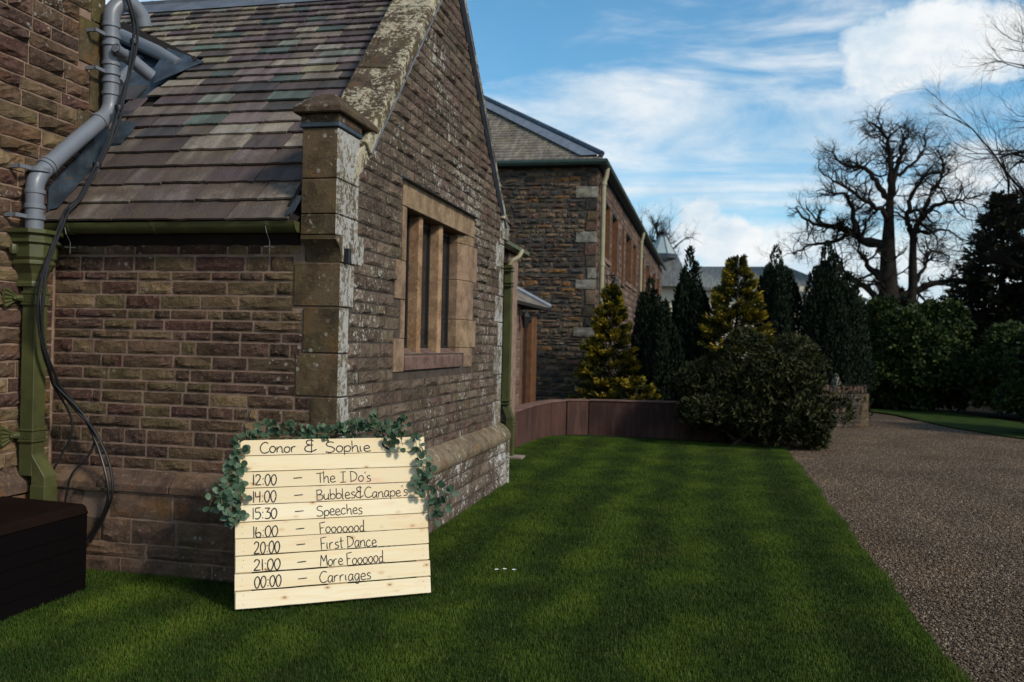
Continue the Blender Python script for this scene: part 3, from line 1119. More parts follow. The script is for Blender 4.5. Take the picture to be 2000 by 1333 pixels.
mull(6.865, 6.95)
mull(7.42, 7.51)
for (a, b) in ((6.42, 6.865), (6.95, 7.42), (7.51, 8.02)):
    fr = MB()
    fr.box(XB - 0.150, XB - 0.125, a, a + 0.03, 1.53, 2.64)
    fr.box(XB - 0.150, XB - 0.125, b - 0.03, b, 1.53, 2.64)
    fr.box(XB - 0.150, XB - 0.125, a + 0.03, b - 0.03, 1.53, 1.57)
    fr.box(XB - 0.150, XB - 0.125, a + 0.03, b - 0.03, 2.60, 2.64)
    f = fr.build('casement_frame', M['frame'], win)
    MB().box(XB - 0.142, XB - 0.138, a + 0.03, b - 0.03, 1.57, 2.60).build('pane', M['glass'], win)
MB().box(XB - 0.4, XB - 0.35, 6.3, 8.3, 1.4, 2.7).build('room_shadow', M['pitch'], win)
MB().prism([(XB + 0.0, 6.30, 2.842), (XB + 0.055, 6.30, 2.842), (XB + 0.0, 6.30, 2.875)], (0, 2.14, 0)).build('lead_flashing', M['lead'], win)

# ---- roof deck and slates
deck = MB()
deck.add([(-7.2, EAVE_Y + 0.02, EAVE_Z - 0.02), (-2.57, EAVE_Y + 0.02, EAVE_Z - 0.02), (-2.57, RIDGE_Y, RIDGE_Z - 0.04), (-7.2, RIDGE_Y, RIDGE_Z - 0.04)], [(0, 1, 2, 3)])
deck.add([(-7.2, 9.9, 2.30), (XB - 0.02, 9.9, 2.30), (XB - 0.02, RIDGE_Y, RIDGE_Z - 0.04), (-7.2, RIDGE_Y, RIDGE_Z - 0.04)], [(0, 3, 2, 1)])
deck.add([(XC, YA + 0.001, 2.20), (-2.60, YA + 0.001, 2.20), (-2.60, EAVE_Y + 0.02, 2.34), (XC, EAVE_Y + 0.02, 2.34)], [(0, 1, 2, 3)])
deck.build('roof_deck', M['pitch'], wing)


def slate_unit(seed):
    rg = np.random.RandomState(seed)
    n = 6
    V = []
    top = []
    for i in range(n + 1):
        x_ = -0.5 + i / n
        V.append((x_, rg.uniform(-0.03, 0.03), 0.0))
    V += [(0.5, 1, 0), (-0.5, 1, 0)]
    k = len(V)
    V += [(a, b + 0.004, 0.014) for (a, b, c) in V[:n + 1]] + [(0.5, 1, 0.014), (-0.5, 1, 0.014)]
    F = [tuple(range(k))[::-1], tuple(range(k, 2 * k))] + [(i, (i + 1) % k, k + (i + 1) % k, k + i) for i in range(k)]
    return np.array(V), F


SL = [slate_unit(i) for i in range(8)]
SLM = {k_: [np_mesh('slate', V, F, M[k_]) for V, F in SL] for k_ in ('slate', 'slateU')}
gauges = [0.205, 0.21, 0.21, 0.20, 0.20, 0.155, 0.165, 0.15, 0.15, 0.15, 0.125, 0.13, 0.125, 0.12, 0.12, 0.115, 0.12, 0.11, 0.11, 0.11, 0.11, 0.105, 0.10]
VAL = [(-5.49, 7.18), (-4.27, 6.57), (-4.52, 6.38), (-4.47, 5.9), (-5.6, 5.9)]


def inpoly(x_, y_, P_):
    c = False
    for i in range(len(P_)):
        (x1, y1), (x2, y2) = P_[i], P_[i - 1]
        if (y1 > y_) != (y2 > y_) and x_ < (x2 - x1) * (y_ - y1) / (y2 - y1) + x1:
            c = not c
    return c


upv = Vector((0, math.cos(PITCH), math.sin(PITCH)))
nrm = Vector((0, -math.sin(PITCH), math.cos(PITCH)))
s_ = -0.035
rests = []
cnt = 0
for gi, g in enumerate(gauges):
    if s_ + g > (RIDGE_Y - EAVE_Y) / math.cos(PITCH) - 0.02:
        break
    wm = 0.43 - 0.012 * gi
    xr_ = -2.60
    x_ = xr_
    y_mid = EAVE_Y + s_ * math.cos(PITCH)
    xl = XC + 0.01 if y_mid < 5.62 else -6.2
    while x_ > xl:
        w = wm * rng.uniform(0.72, 1.3)
        if x_ - w < xl + 0.1:
            w = x_ - xl
        xc = x_ - w / 2
        yc = y_mid + g * 0.5 * math.cos(PITCH)
        x_ -= w
        if inpoly(xc, yc, VAL):
            continue
        p = Vector((xc, EAVE_Y, EAVE_Z)) + upv * (s_ + rng.uniform(-0.006, 0.006)) + nrm * (0.014 + rng.uniform(0, 0.004))
        key = 'slate' if (gi < 5 or rng.random() < 0.35) else 'slateU'
        tilt = math.atan2(0.019 + rng.uniform(-0.002, 0.003), g)
        link('slate', rng.choice(SLM[key]), wing, p, (PITCH - tilt, 0, rng.uniform(-0.008, 0.008)), (w - 0.009, g * 1.12, 1))
        cnt += 1
    s_ += g
print('slates', cnt)
# lead ridge
rd = MB()
for i in range(3):
    x0, x1 = -6.6 + i * 1.4, -6.6 + (i + 1) * 1.4 - 0.003
    if i == 2:
        x1 = -2.45
    q0 = Vector((0, RIDGE_Y, RIDGE_Z + 0.03))
    a = q0 - upv * 0.17 + nrm * 0.0
    rd = MB()
    rd.prism([(x0, a.y, a.z + 0.01), (x0, q0.y - 0.03, q0.z + 0.0), (x0, q0.y - 0.03, q0.z + 0.035), (x0, q0.y + 0.03, q0.z + 0.035), (x0, q0.y + 0.03, q0.z), (x0, q0.y + 0.15, q0.z - 0.14)][::-1], (x1 - x0, 0, 0))
    rd.build('ridge_lead', M['leadl'], wing)

# ---- copings
def coping(fn, y0, y1, n, flip=False, foot=0.0):
    ys = np.linspace(y0, y1, n + 1)
    for a, b in zip(ys[:-1], ys[1:]):
        a2, b2 = a + 0.004, b - 0.004
        za, zb = fn(a2), fn(b2)
        t = 0.115
        x0, x1 = XB - 0.325, XB + 0.045
        sl = math.atan2(zb - za, b2 - a2)
        off = Vector((0, -math.sin(sl), math.cos(sl)))
        A = Vector((0, a2, za))
        Bv = Vector((0, b2, zb))
        P_ = []
        for q in (A, Bv):
            P_.append([Vector((x0, 0, 0)) + q - off * 0.05, Vector((x1, 0, 0)) + q, Vector((x1, 0, 0)) + q + off * t * 0.75,
                       Vector((x1 - 0.012, 0, 0)) + q + off * t * 0.9, Vector((x0 + 0.015, 0, 0)) + q + off * (t + 0.012), Vector((x0, 0, 0)) + q + off * t * 0.85])
        m = MB()
        m.add(P_[0] + P_[1], [(0, 1, 2, 3, 4, 5)[::-1], (6, 7, 8, 9, 10, 11)] + [(i, (i + 1) % 6, 6 + (i + 1) % 6, 6 + i) for i in range(6)])
        m.build('coping_stone', M['coping'], wing, bevel=0.006)
        # lead drip under the outer edge
        l_ = MB()
        l_.add([Vector((XB + 0.012, 0, 0)) + A - off * 0.016, Vector((x1 + 0.006, 0, 0)) + A - off * 0.004, Vector((x1 + 0.006, 0, 0)) + Bv - off * 0.004, Vector((XB + 0.012, 0, 0)) + Bv - off * 0.016,
                Vector((XB + 0.012, 0, 0)) + A, Vector((x1 + 0.006, 0, 0)) + A + off * 0.008, Vector((x1 + 0.006, 0, 0)) + Bv + off * 0.008, Vector((XB + 0.012, 0, 0)) + Bv],
               [(0, 1, 2, 3), (4, 7, 6, 5), (0, 4, 5, 1), (1, 5, 6, 2), (2, 6, 7, 3), (3, 7, 4, 0)])
        l_.build('lead_drip', M['leadl'], wing)


coping(cop_l, 5.58, 7.49, 3)
coping(cop_r, 7.49, 9.66, 3)
# skew stone at the foot of the near coping
MB().hexa([(XB - 0.325, 5.36, 2.62), (XB + 0.022, 5.36, 2.62), (XB + 0.022, 5.64, 2.86), (XB - 0.325, 5.64, 2.86),
           (XB - 0.31, 5.40, 2.86), (XB + 0.018, 5.40, 2.84), (XB + 0.02, 5.60, 2.985), (XB - 0.31, 5.60, 3.01)]).build('skew_stone', M['coping'], wing, bevel=0.012)

# ---- kneeler pier with hipped cap
kn = link('kneeler_pier', None, wing, (-2.44, 5.28, 2.1))
for (a, b) in ((2.262, 2.395), (2.395, 2.62), (2.62, 2.945)):
    o = MB().box(-2.558, XB + 0.014, 5.108, 5.455, a + 0.002, b - 0.002).build('pier_stone', [M['quoin'], M['quoinB']], kn, bevel=0.006)
    for p in o.data.polygons:
        if p.normal.x > 0.5:
            p.material_index = 1
prof = [(5.108, 2.26), (5.108, 2.225)] + [(5.21 - 0.102 * math.cos(t_) * 0.99, 2.225 - 0.125 * math.sin(t_)) for t_ in np.linspace(0.15, 1.57, 7)] + [(5.40, 2.10), (5.40, 2.26)]
prof = [(5.108, 2.26), (5.112, 2.235), (5.135, 2.218), (5.165, 2.195), (5.185, 2.165), (5.198, 2.13), (5.205, 2.10), (5.40, 2.10), (5.40, 2.26)]
MB().prism([(-2.556, a, b) for a, b in prof][::-1], (0.243, 0, 0)).build('corbel', M['quoin'], kn, smooth='auto')
m = MB()
m.box(-2.572, XB + 0.028, 5.094, 5.47, 2.945, 2.975)
m.build('pier_moulding', M['lead'], kn, bevel=0.004)
MB().box(-2.566, XB + 0.022, 5.100, 5.465, 2.975, 3.03).build('pier_neck', M['cap'], kn, bevel=0.004)
m = MB()
x0, x1, y0, y1 = -2.605, XB + 0.055, 5.060, 5.68
m.add([(x0, y0, 3.03), (x1, y0, 3.03), (x1, y1, 3.03), (x0, y1, 3.03), (x0, y0, 3.075), (x1, y0, 3.075), (x1, y1, 3.075), (x0, y1, 3.075),
       (-2.50, 5.20, 3.185), (-2.385, 5.20, 3.185), (-2.385, 5.36, 3.185), (-2.50, 5.36, 3.185)],
      [(0, 3, 2, 1), (0, 1, 5, 4), (1, 2, 6, 5), (2, 3, 7, 6), (3, 0, 4, 7), (4, 5, 9, 8), (5, 6, 10, 9), (6, 7, 11, 10), (7, 4, 8, 11), (8, 9, 10, 11)])
m.build('cap_stone', M['cap'], kn, bevel=0.008)
# far kneeler
kf = link('kneeler_pier', None, wing, (XB, 9.7, 2.9), label='small far kneeler stone')
MB().box(XB - 0.25, XB + 0.03, 9.55, 9.86, 2.78, 3.0).build('pier_stone', M['quoinB'], kf, bevel=0.01)
MB().hexa([(XB - 0.3, 9.5, 3.0), (XB + 0.06, 9.5, 3.0), (XB + 0.06, 9.95, 2.97), (XB - 0.3, 9.95, 2.97), (XB - 0.26, 9.55, 3.14), (XB + 0.02, 9.55, 3.14), (XB + 0.02, 9.88, 3.02), (XB - 0.26, 9.88, 3.02)]).build('cap_stone', M['coping'], kf, bevel=0.01)

# ---- gutter
g = MB()
gp = []
for i in range(9):
    a = math.pi * i / 8
    gp.append((5.105 - 0.062 * math.cos(a), 2.345 - 0.070 * math.sin(a)))
inner = [(5.105 - 0.055 * math.cos(math.pi * i / 8), 2.345 - 0.063 * math.sin(math.pi * i / 8)) for i in range(9)][::-1]
pr = gp + inner
g.prism([(XC + 0.03, a, b) for a, b in pr], (-2.575 - XC - 0.03, 0, 0))
gut = g.build('gutter', M['olive'], wing, smooth='auto')
MB().prism([(-2.58, a, b) for a, b in gp], (0.012, 0, 0)).build('gutter_end', M['olive'], gut)
for xx in (-2.77, -3.6, -4.25):
    m = MB().prism([(xx, 5.105 - 0.066 * math.cos(math.pi * i / 8), 2.345 - 0.074 * math.sin(math.pi * i / 8)) for i in range(9)], (0.025, 0, 0))
    m.build('gutter_joint', M['olive'], gut)


def wirecross(x):
    m = MB()
    y = 5.09
    m.tube([(x - 0.015, 5.045, 2.34), (x, 5.05, 2.27), (x, y, 2.22), (x, y, 2.14)], 0.0022, 5)
    for d in ((1, 0, 0), (0, 1, 0), (0.7, 0.7, 0.0), (-0.7, 0.7, 0)):
        m.tube([(x - d[0] * 0.035, y - d[1] * 0.035, 2.185), (x + d[0] * 0.035, y + d[1] * 0.035, 2.185)], 0.0018, 4)
    m.build('wire_spider', M['wirem'], wing)


wirecross(-2.76)
wirecross(-4.24)
# lead tuck beside the pier at the verge
MB().hexa([(-2.64, 5.03, 2.36), (-2.556, 5.02, 2.40), (-2.556, 5.12, 2.50), (-2.62, 5.12, 2.46), (-2.60, 5.05, 2.42), (-2.552, 5.04, 2.50), (-2.552, 5.12, 2.52), (-2.60, 5.12, 2.5)]).build('lead_flashing', M['lead'], wing)
MB().hexa([(-2.66, EAVE_Y + 0.05, rooz(EAVE_Y + 0.05) + 0.03), (-2.60, EAVE_Y + 0.05, rooz(EAVE_Y + 0.05) + 0.03), (-2.60, 5.5, rooz(5.5) + 0.03), (-2.66, 5.5, rooz(5.5) + 0.03),
           (-2.60, EAVE_Y + 0.05, rooz(EAVE_Y + 0.05) + 0.09), (-2.59, EAVE_Y + 0.05, rooz(EAVE_Y + 0.05) + 0.09), (-2.59, 5.5, rooz(5.5) + 0.09), (-2.60, 5.5, rooz(5.5) + 0.09)]).build('lead_soaker', M['pitch'], wing)
MB().box(XB + 0.012, XB + 0.05, 5.235, 5.275, 2.09, 2.19).build('sensor_box', M['blackp'], wing, bevel=0.004)

# ---- lead valley against the tall house
val = link('lead_valley', None, wing, (-4.9, 6.5, 3.9))


def rp(x, y, off=0.0):
    return Vector((x, y, rooz(y))) + nrm * off


v = [rp(-5.49, 7.18, -0.015), rp(-4.27, 6.57, -0.015), rp(-4.52, 6.38, -0.015), rp(-4.47, 5.9, -0.015), rp(-5.6, 5.9, -0.015)]
MB().add(v, [(0, 4, 3, 2, 1)]).build('valley_sheet', M['lead'], val)
MB().add([rp(-5.45, 7.14, 0.04), rp(-4.30, 6.565, 0.04), rp(-4.36, 6.50, 0.0), rp(-5.47, 7.04, 0.0), rp(-5.45, 7.20, 0.05), rp(-4.26, 6.60, 0.05)],
         [(0, 3, 2, 1), (4, 0, 1, 5)]).build('slate_edge', M['pitch'], val)
MB().add([rp(-4.20, 6.585, 0.03), rp(-4.62, 6.72, 0.08), rp(-4.60, 6.50, 0.06), rp(-4.50, 6.34, 0.035), rp(-4.52, 6.56, 0.07)],
         [(0, 1, 4), (1, 2, 4), (2, 3, 4), (3, 0, 4)]).build('lead_apron', M['lead'], val)
for (a, b, c_, d_) in ((-4.62, -4.47, 6.02, 6.20), (-4.78, -4.58, 6.18, 6.36), (-4.66, -4.50, 5.86, 6.0)):
    MB().hexa([rp(a, c_, 0.01), rp(b, c_, 0.01), rp(b, d_, 0.0), rp(a, d_, 0.0), rp(a, c_, 0.022), rp(b, c_, 0.022), rp(b, d_, 0.012), rp(a, d_, 0.012)]).build('slate', M['slate'], val)
MB().box(XB - 0.35, XB - 0.3, 9.0, 9.01, 0.3, 0.31).build('wall', M['mortarB'], wing)

# ------------------------------------------------------------------ the tall house on the left
house = thing('tall_stone_house', 'tall brown stone house wall rising at the left edge beside the grey pipe', 'building', (XC, 4.0, 0))
ENDY = 5.635
MB().add([(XC, 1.0, 0), (XC, ENDY, 0), (XC, ENDY, 7.2), (XC, 1.0, 7.2), (-7.0, ENDY, 0), (-7.0, ENDY, 7.2), (-7.0, 1.0, 7.2)],
         [(0, 1, 2, 3), (1, 4, 5, 2), (3, 2, 5, 6)]).build('wall', M['mortarA'], house)
QH = []
z = 2.9
k = 0
while z < 6.9:
    QH.append((z, z + 0.33, 0.13 if k % 2 else 0.25))
    z += 0.33
    k += 1
for (a, b, w) in QH:
    MB().box(XC - 0.2, XC + 0.012, ENDY - w, ENDY + 0.010, a + 0.004, b - 0.004).build('quoin', M['quoin'], house, bevel=0.006)


def rh(z_):
    if z_ < 2.2:
        return YA - 0.02
    for (a, b, w) in QH:
        if a <= z_ < b:
            return ENDY - w
    return ENDY - 0.05


rects = fill(courses(0.70, 6.2, rng, 0.085, 0.125), lambda z_: 3.6, rh, rng, 0.2, 0.5)
stones_on(rects, (XC, 0, 0), (0, 1, 0), house, M['stoneC'], 'houseC', 0.030, 'stone', 300, rng, joint=0.012)
rects = fill([0, 0.18, 0.36, 0.54], lambda z_: 3.6, lambda z_: YA - 0.1, rng, 0.3, 0.6)
stones_on(rects, (XC + 0.06, 0, 0), (0, 1, 0), house, M['plinth'], 'plinthA', 0.012, 'plinth_stone', 300, rng, joint=0.010, n=8)
yy = 3.6
for w in (0.55, 0.5, 0.45):
    MB().prism([(XC, yy + 0.003, 0.72), (XC + 0.085, yy + 0.003, 0.62), (XC + 0.085, yy + 0.003, 0.545), (XC, yy + 0.003, 0.545)], (0, w - 0.006, 0)).build('string_course', M['plinth'], house, bevel=0.004)
    yy += w
# stepped lead against the lower roof
fl = MB()
for i in range(7):
    y0 = 5.10 + i * 0.085
    y1 = y0 + 0.083
    fl.hexa([(XC + 0.018, y0, rooz(y0) + 0.0), (XC + 0.026, y0, rooz(y0)), (XC + 0.026, y1, rooz(y1)), (XC + 0.018, y1, rooz(y1)),
             (XC + 0.018, y0, rooz(y0) + 0.20), (XC + 0.026, y0, rooz(y0) + 0.20), (XC + 0.026, y1, rooz(y1) + 0.19), (XC + 0.018, y1, rooz(y1) + 0.19)])
fl.build('lead_flashing', M['lead'], house)
MB().add([rp(-4.44, 5.12, 0.03), rp(-4.37, 5.14, 0.03), rp(-4.37, 5.66, 0.03), rp(-4.44, 5.66, 0.03)], [(0, 1, 2, 3)]).build('lead_soaker', M['lead'], house)
for i in range(3):
    MB().add([rp(-4.43, 5.68 + i * 0.05, 0.05), rp(-4.30, 5.70 + i * 0.05, 0.035), rp(-4.28, 5.76 + i * 0.05, 0.06), rp(-4.42, 5.77 + i * 0.05, 0.09)], [(0, 1, 2, 3)]).build('lead_tag', M['lead'], house)

# ------------------------------------------------------------------ grey soil pipe
sp = thing('soil_pipe', 'grey plastic soil pipe bending down the stone wall beside the slate roof', 'pipe', (-4.36, 4.9, 2.25))
PR = 0.057
path = catmull([(-4.36, 4.902, 2.22), (-4.36, 4.90, 2.40), (-4.36, 4.898, 2.56), (-4.36, 4.925, 2.63), (-4.36, 4.985, 2.70), (-4.36, 5.25, 2.935), (-4.36, 5.52, 3.165),
                (-4.36, 5.59, 3.24), (-4.36, 5.615, 3.33), (-4.36, 5.612, 3.60), (-4.36, 5.602, 3.90)], 5)
MB().tube(path, PR, 18).build('pipe', M['pvc'], sp, smooth='auto')
MB().tube(catmull([(-4.36, 5.602, 3.88), (-4.357, 5.61, 3.98), (-4.33, 5.66, 4.06), (-4.30, 5.74, 4.085), (-4.27, 5.81, 4.03), (-4.26, 5.84, 3.95)], 6), PR * 1.06, 18).build('bend', M['pvc'], sp, smooth='auto')


def collar(c, d, ln=0.05, r=PR * 1.13):
    c = Vector(c)
    d = Vector(d).normalized()
    MB().tube([c - d * ln / 2, c - d * ln / 2 * 0.8, c + d * ln / 2 * 0.8, c + d * ln / 2], [r * 0.96, r, r, r * 0.96], 18).build('collar', M['pvc'], sp, smooth='auto')


vd = (0, 0, 1)
dd = (0, 0.75, 0.66)
for c, d in (((-4.36, 4.90, 2.53), vd), ((-4.36, 4.899, 2.43), vd), ((-4.36, 4.995, 2.712), dd), ((-4.36, 5.02, 2.735), dd), ((-4.36, 5.50, 3.15), dd),
             ((-4.36, 5.614, 3.38), vd), ((-4.36, 5.613, 3.47), vd), ((-4.36, 5.611, 3.60), vd), ((-4.36, 5.605, 3.74), vd), ((-4.36, 5.602, 3.88), vd)):
    collar(c, d, 0.028)
for (y, z) in ((4.90, 2.36), (4.93, 2.68), (5.612, 3.53), (5.603, 3.80)):
    m = MB()
    m.tube([(-4.36, y, z - 0.014), (-4.36, y, z + 0.014)], PR * 1.18, 18)
    m.box(-4.45, -4.37, y - 0.16, y - 0.14, z - 0.012, z + 0.012)
    m.box(-4.375, -4.36, y - 0.16, y - 0.03, z - 0.012, z + 0.012)
    m.build('pipe_bracket', M['pvc'], sp, smooth='auto')
m = MB()
m.tube(catmull([(-4.36, 5.61, 3.66), (-4.30, 5.66, 3.68), (-4.27, 5.72, 3.66), (-4.20, 5.86, 3.58)], 4), PR * 0.85, 14)
m.build('branch', M['pvc'], sp, smooth='auto')
m = MB()
m.tube([(-4.28, 5.66, 3.68), (-4.27, 5.54, 3.69)], 0.036, 14, cap=False)
m.tube([(-4.27, 5.56, 3.69), (-4.27, 5.535, 3.69)], [0.028, 0.028], 14)
m.build('branch_socket', M['pvc'], sp, smooth='auto')
MB().tube([rp(-5.3, 6.98, 0.05), rp(-4.72, 6.70, 0.06), rp(-4.42, 6.56, 0.03)], [0.062, 0.06, 0.05], 14).build('valley_pipe', M['pvc'], sp, smooth='auto')
MB().tube([(-4.95, 6.75, 4.03), (-4.93, 6.5, 3.80), (-4.9, 6.4, 3.72)], 0.045, 12).build('valley_pipe', M['pvc'], sp, smooth='auto')

# ------------------------------------------------------------------ olive hopper and downpipe
hp = thing('hopper_downpipe', 'olive green cast iron hopper and square downpipe behind the black cables', 'downpipe', (-4.36, 4.93, 0.4))
cx_, cy_ = -4.365, 4.925


def octo(hx, hy, z, ch=0.35):
    """half octagon-ish outline in plan, back against the wall"""
    bx = XC + 0.012
    fx = cx_ + hx
    return [(bx, cy_ - hy, z), (fx - ch * hx * 1.2, cy_ - hy, z), (fx, cy_ - hy * 0.45, z), (fx, cy_ + hy * 0.45, z), (fx - ch * hx * 1.2, cy_ + hy, z), (bx, cy_ + hy, z)]


def loft(rings, name, mat, parent, **kw):
    m = MB()
    n = len(rings[0])
    m.add([p for r in rings for p in r], [tuple(range(n))[::-1], tuple(range((len(rings) - 1) * n, len(rings) * n))] +
          [(i * n + k_, i * n + (k_ + 1) % n, (i + 1) * n + (k_ + 1) % n, (i + 1) * n + k_) for i in range(len(rings) - 1) for k_ in range(n)])
    return m.build(name, mat, parent, **kw)


loft([octo(*t_) for t_ in ((0.055, 0.062, 1.90), (0.062, 0.070, 1.905), (0.062, 0.070, 1.925), (0.055, 0.064, 1.94), (0.065, 0.075, 1.99), (0.09, 0.105, 2.04),
                           (0.10, 0.118, 2.05), (0.10, 0.118, 2.065), (0.095, 0.112, 2.075), (0.108, 0.125, 2.095), (0.108, 0.125, 2.175),
                           (0.125, 0.145, 2.19), (0.125, 0.145, 2.205), (0.112, 0.13, 2.212), (0.112, 0.13, 2.235), (0.135, 0.158, 2.25), (0.135, 0.158, 2.275))],
     'hopper_head', M['olive'], hp)
for s in (-1, 1):
    m = MB()
    m.lathe((cx_ - 0.04, cy_ + s * 0.145, 2.14), [(0.0, -0.03), (0.022, -0.03), (0.030, 0.0), (0.022, 0.03), (0.0, 0.03)], 8)
    m.build('hopper_rosette', M['olive'], hp, smooth='auto')


def sqpipe(pts, hx, hy, name, parent, mat):
    m = MB()
    r = [[(p[0] - hx, p[1] - hy, p[2]), (p[0] + hx, p[1] - hy, p[2]), (p[0] + hx, p[1] + hy, p[2]), (p[0] - hx, p[1] + hy, p[2])] for p in pts]
    return loft(r, name, mat, parent, bevel=0.003)


sqpipe([(cx_ + 0.005, cy_, 0.66), (cx_ + 0.005, cy_, 1.905)], 0.05, 0.055, 'pipe', hp, M['olive'])
sqpipe([(cx_ + 0.10, cy_ + 0.005, 0.40), (cx_ + 0.10, cy_ + 0.005, 0.66 - 0.06)], 0.056, 0.060, 'shoe', hp, M['olive'])
sqpipe([(cx_ + 0.10, cy_ + 0.005, 0.58), (cx_ + 0.10, cy_ + 0.005, 0.66), (cx_ + 0.005, cy_, 0.80), (cx_ + 0.005, cy_, 0.86)], 0.051, 0.056, 'offset', hp, M['olive'])


def ear(z):
    m = MB()
    for dz_ in (-0.036, 0.036):
        m.box(cx_ - 0.05, cx_ + 0.068, cy_ - 0.068, cy_ + 0.068, z + dz_ - 0.007, z + dz_ + 0.007)
    m.box(cx_ - 0.05, cx_ + 0.061, cy_ - 0.062, cy_ + 0.062, z - 0.03, z + 0.03)
    b = m.build('collar_band', M['olive'], hp, bevel=0.0025)
    # slanted flutes on the band
    fl_ = MB()
    for i in range(5):
        y = cy_ - 0.045 + i * 0.02
        fl_.hexa([(cx_ + 0.061, y, z - 0.024), (cx_ + 0.067, y, z - 0.024), (cx_ + 0.067, y + 0.006, z - 0.024), (cx_ + 0.061, y + 0.006, z - 0.024),
                  (cx_ + 0.061, y + 0.014, z + 0.024), (cx_ + 0.067, y + 0.014, z + 0.024), (cx_ + 0.067, y + 0.02, z + 0.024), (cx_ + 0.061, y + 0.02, z + 0.024)])
        fl_.hexa([(cx_ - 0.04 + i * 0.02, cy_ - 0.068, z - 0.024), (cx_ - 0.034 + i * 0.02, cy_ - 0.068, z - 0.024), (cx_ - 0.034 + i * 0.02, cy_ - 0.062, z - 0.024), (cx_ - 0.04 + i * 0.02, cy_ - 0.062, z - 0.024),
                  (cx_ - 0.026 + i * 0.02, cy_ - 0.068, z + 0.024), (cx_ - 0.02 + i * 0.02, cy_ - 0.068, z + 0.024), (cx_ - 0.02 + i * 0.02, cy_ - 0.062, z + 0.024), (cx_ - 0.026 + i * 0.02, cy_ - 0.062, z + 0.024)])
    fl_.build('band_flutes', M['olive'], b)
    # fan shaped ear against the wall
    e = MB()
    for i in range(5):
        a = (i - 2) * 0.20
        p0 = Vector((XC + 0.03, cy_ - 0.085, z + (i - 2) * 0.006))
        p1 = p0 + Vector((0.0, -math.cos(a) * 0.115, math.sin(a) * 0.115))
        e.tube([p0, (p0 + p1) / 2, p1], [0.007, 0.011, 0.015], 6)
    e.tube([(XC + 0.04, cy_ - 0.05, z), (XC + 0.04, cy_ - 0.09, z), (XC + 0.04, cy_ - 0.11, z)], [0.028, 0.022, 0.012], 8)
    e.lathe((XC + 0.05, cy_ - 0.125, z), [(0.0, -0.012), (0.012, -0.008), (0.012, 0.008), (0.0, 0.012)], 8)
    e.build('wall_ear', M['olive'], hp, smooth='auto')
    k_ = MB()
    k_.tube([(cx_ + 0.03, cy_ + 0.06, z + 0.03), (cx_ + 0.03, cy_ + 0.085, z + 0.045)], [0.01, 0.014], 8)
    k_.build('bolt', M['olive'], hp)


ear(1.825)
ear(0.925)

# ------------------------------------------------------------------ black cables
up = catmull([(-4.30, 5.62, 4.20), (-4.23, 5.62, 4.05), (-4.22, 5.675, 3.864), (-4.22, 5.644, 3.588), (-4.22, 5.54, 3.293), (-4.22, 5.439, 3.008), (-4.22, 5.18, 2.585), (-4.222, 5.075, 2.47), (-4.225, 5.005, 2.395),
              (-4.24, 4.96, 2.25), (-4.235, 4.84, 1.968), (-4.225, 4.806, 1.767), (-4.225, 4.848, 1.502), (-4.235, 4.97, 1.263)], 6)
tails = [[(-4.16, 5.08, 1.088), (-4.022, 5.09, 0.956), (-3.898, 5.085, 0.755), (-3.853, 5.07, 0.552), (-3.927, 5.09, 0.376), (-4.03, 5.09, 0.20)],
         [(-4.15, 5.09, 1.10), (-4.04, 5.10, 0.93), (-3.93, 5.07, 0.74), (-3.875, 5.06, 0.55), (-3.935, 5.08, 0.38), (-4.05, 5.09, 0.22)],
         [(-4.10, 5.10, 1.04), (-4.03, 5.11, 0.90), (-4.06, 5.09, 0.78), (-4.154, 5.05, 0.65), (-4.21, 5.06, 0.45)],
         [(-4.20, 5.08, 1.05), (-4.195, 5.09, 0.913), (-4.257, 5.07, 0.771), (-4.31, 5.04, 0.62), (-4.33, 5.06, 0.42)]]
offs = [(0.0, 0.0), (0.016, 0.007), (0.007, -0.013), (-0.012, 0.008)]
cb = thing('cable_bundle', 'bundle of black cables hanging from the roof over the hopper down the wall', 'cable', (-4.1, 5.1, 0.2))
for i, (tl, of) in enumerate(zip(tails, offs)):
    pts = [p + Vector((of[0] + 0.006 * math.sin(k_ * 0.5 + i), of[1] + 0.006 * math.cos(k_ * 0.37 + i * 2), 0)) for k_, p in enumerate(up)]
    pts = pts[::2] + catmull([pts[-1]] + [Vector(q) for q in tl], 6)[1:]
    MB().tube(pts, 0.0095 if i < 2 else 0.0075, 8).build('cable', M['cable'], cb, smooth='auto')
for p in (up[14], up[33], up[25]):
    MB().lathe(p, [(0.0, -0.018), (0.028, -0.018), (0.03, 0.0), (0.028, 0.018), (0.0, 0.018)], 10).build('cable_tie', M['cable'], cb, smooth='auto')

# ------------------------------------------------------------------ black covered box
bx = thing('covered_box', 'large black covered storage box on the grass at the left edge', 'storage box', (-4.1, 4.0, 0))
COV = NT('black woven cover', 0.95, 0.05)
COV.color((0.0035, 0.0028, 0.0028))
wv = COV.noise(3, 4, 0.6)
COV.bump(COV.math('ADD', wv, COV.math('MULTIPLY', COV.noise(70, 2), 0.2)), 0.5, 0.03)
m = MB()
m.box(-4.40, -3.762, 2.2, 4.715, 0.0, 0.50)
m.build('box_body', COV.m, bx, bevel=0.012)
m = MB()
m.hexa([(-4.42, 2.17, 0.475), (-3.748, 2.17, 0.475), (-3.748, 4.735, 0.475), (-4.42, 4.735, 0.475), (-4.42, 2.17, 0.535), (-3.77, 2.17, 0.525), (-3.77, 4.72, 0.54), (-4.42, 4.72, 0.555)])
LID = simple('dark brown box cover top', (0.011, 0.006, 0.0045), 0.95, 0.05, var=0.4, scale=2, bump=0.3, bs=5)
m.build('box_lid', LID, bx, bevel=0.014)
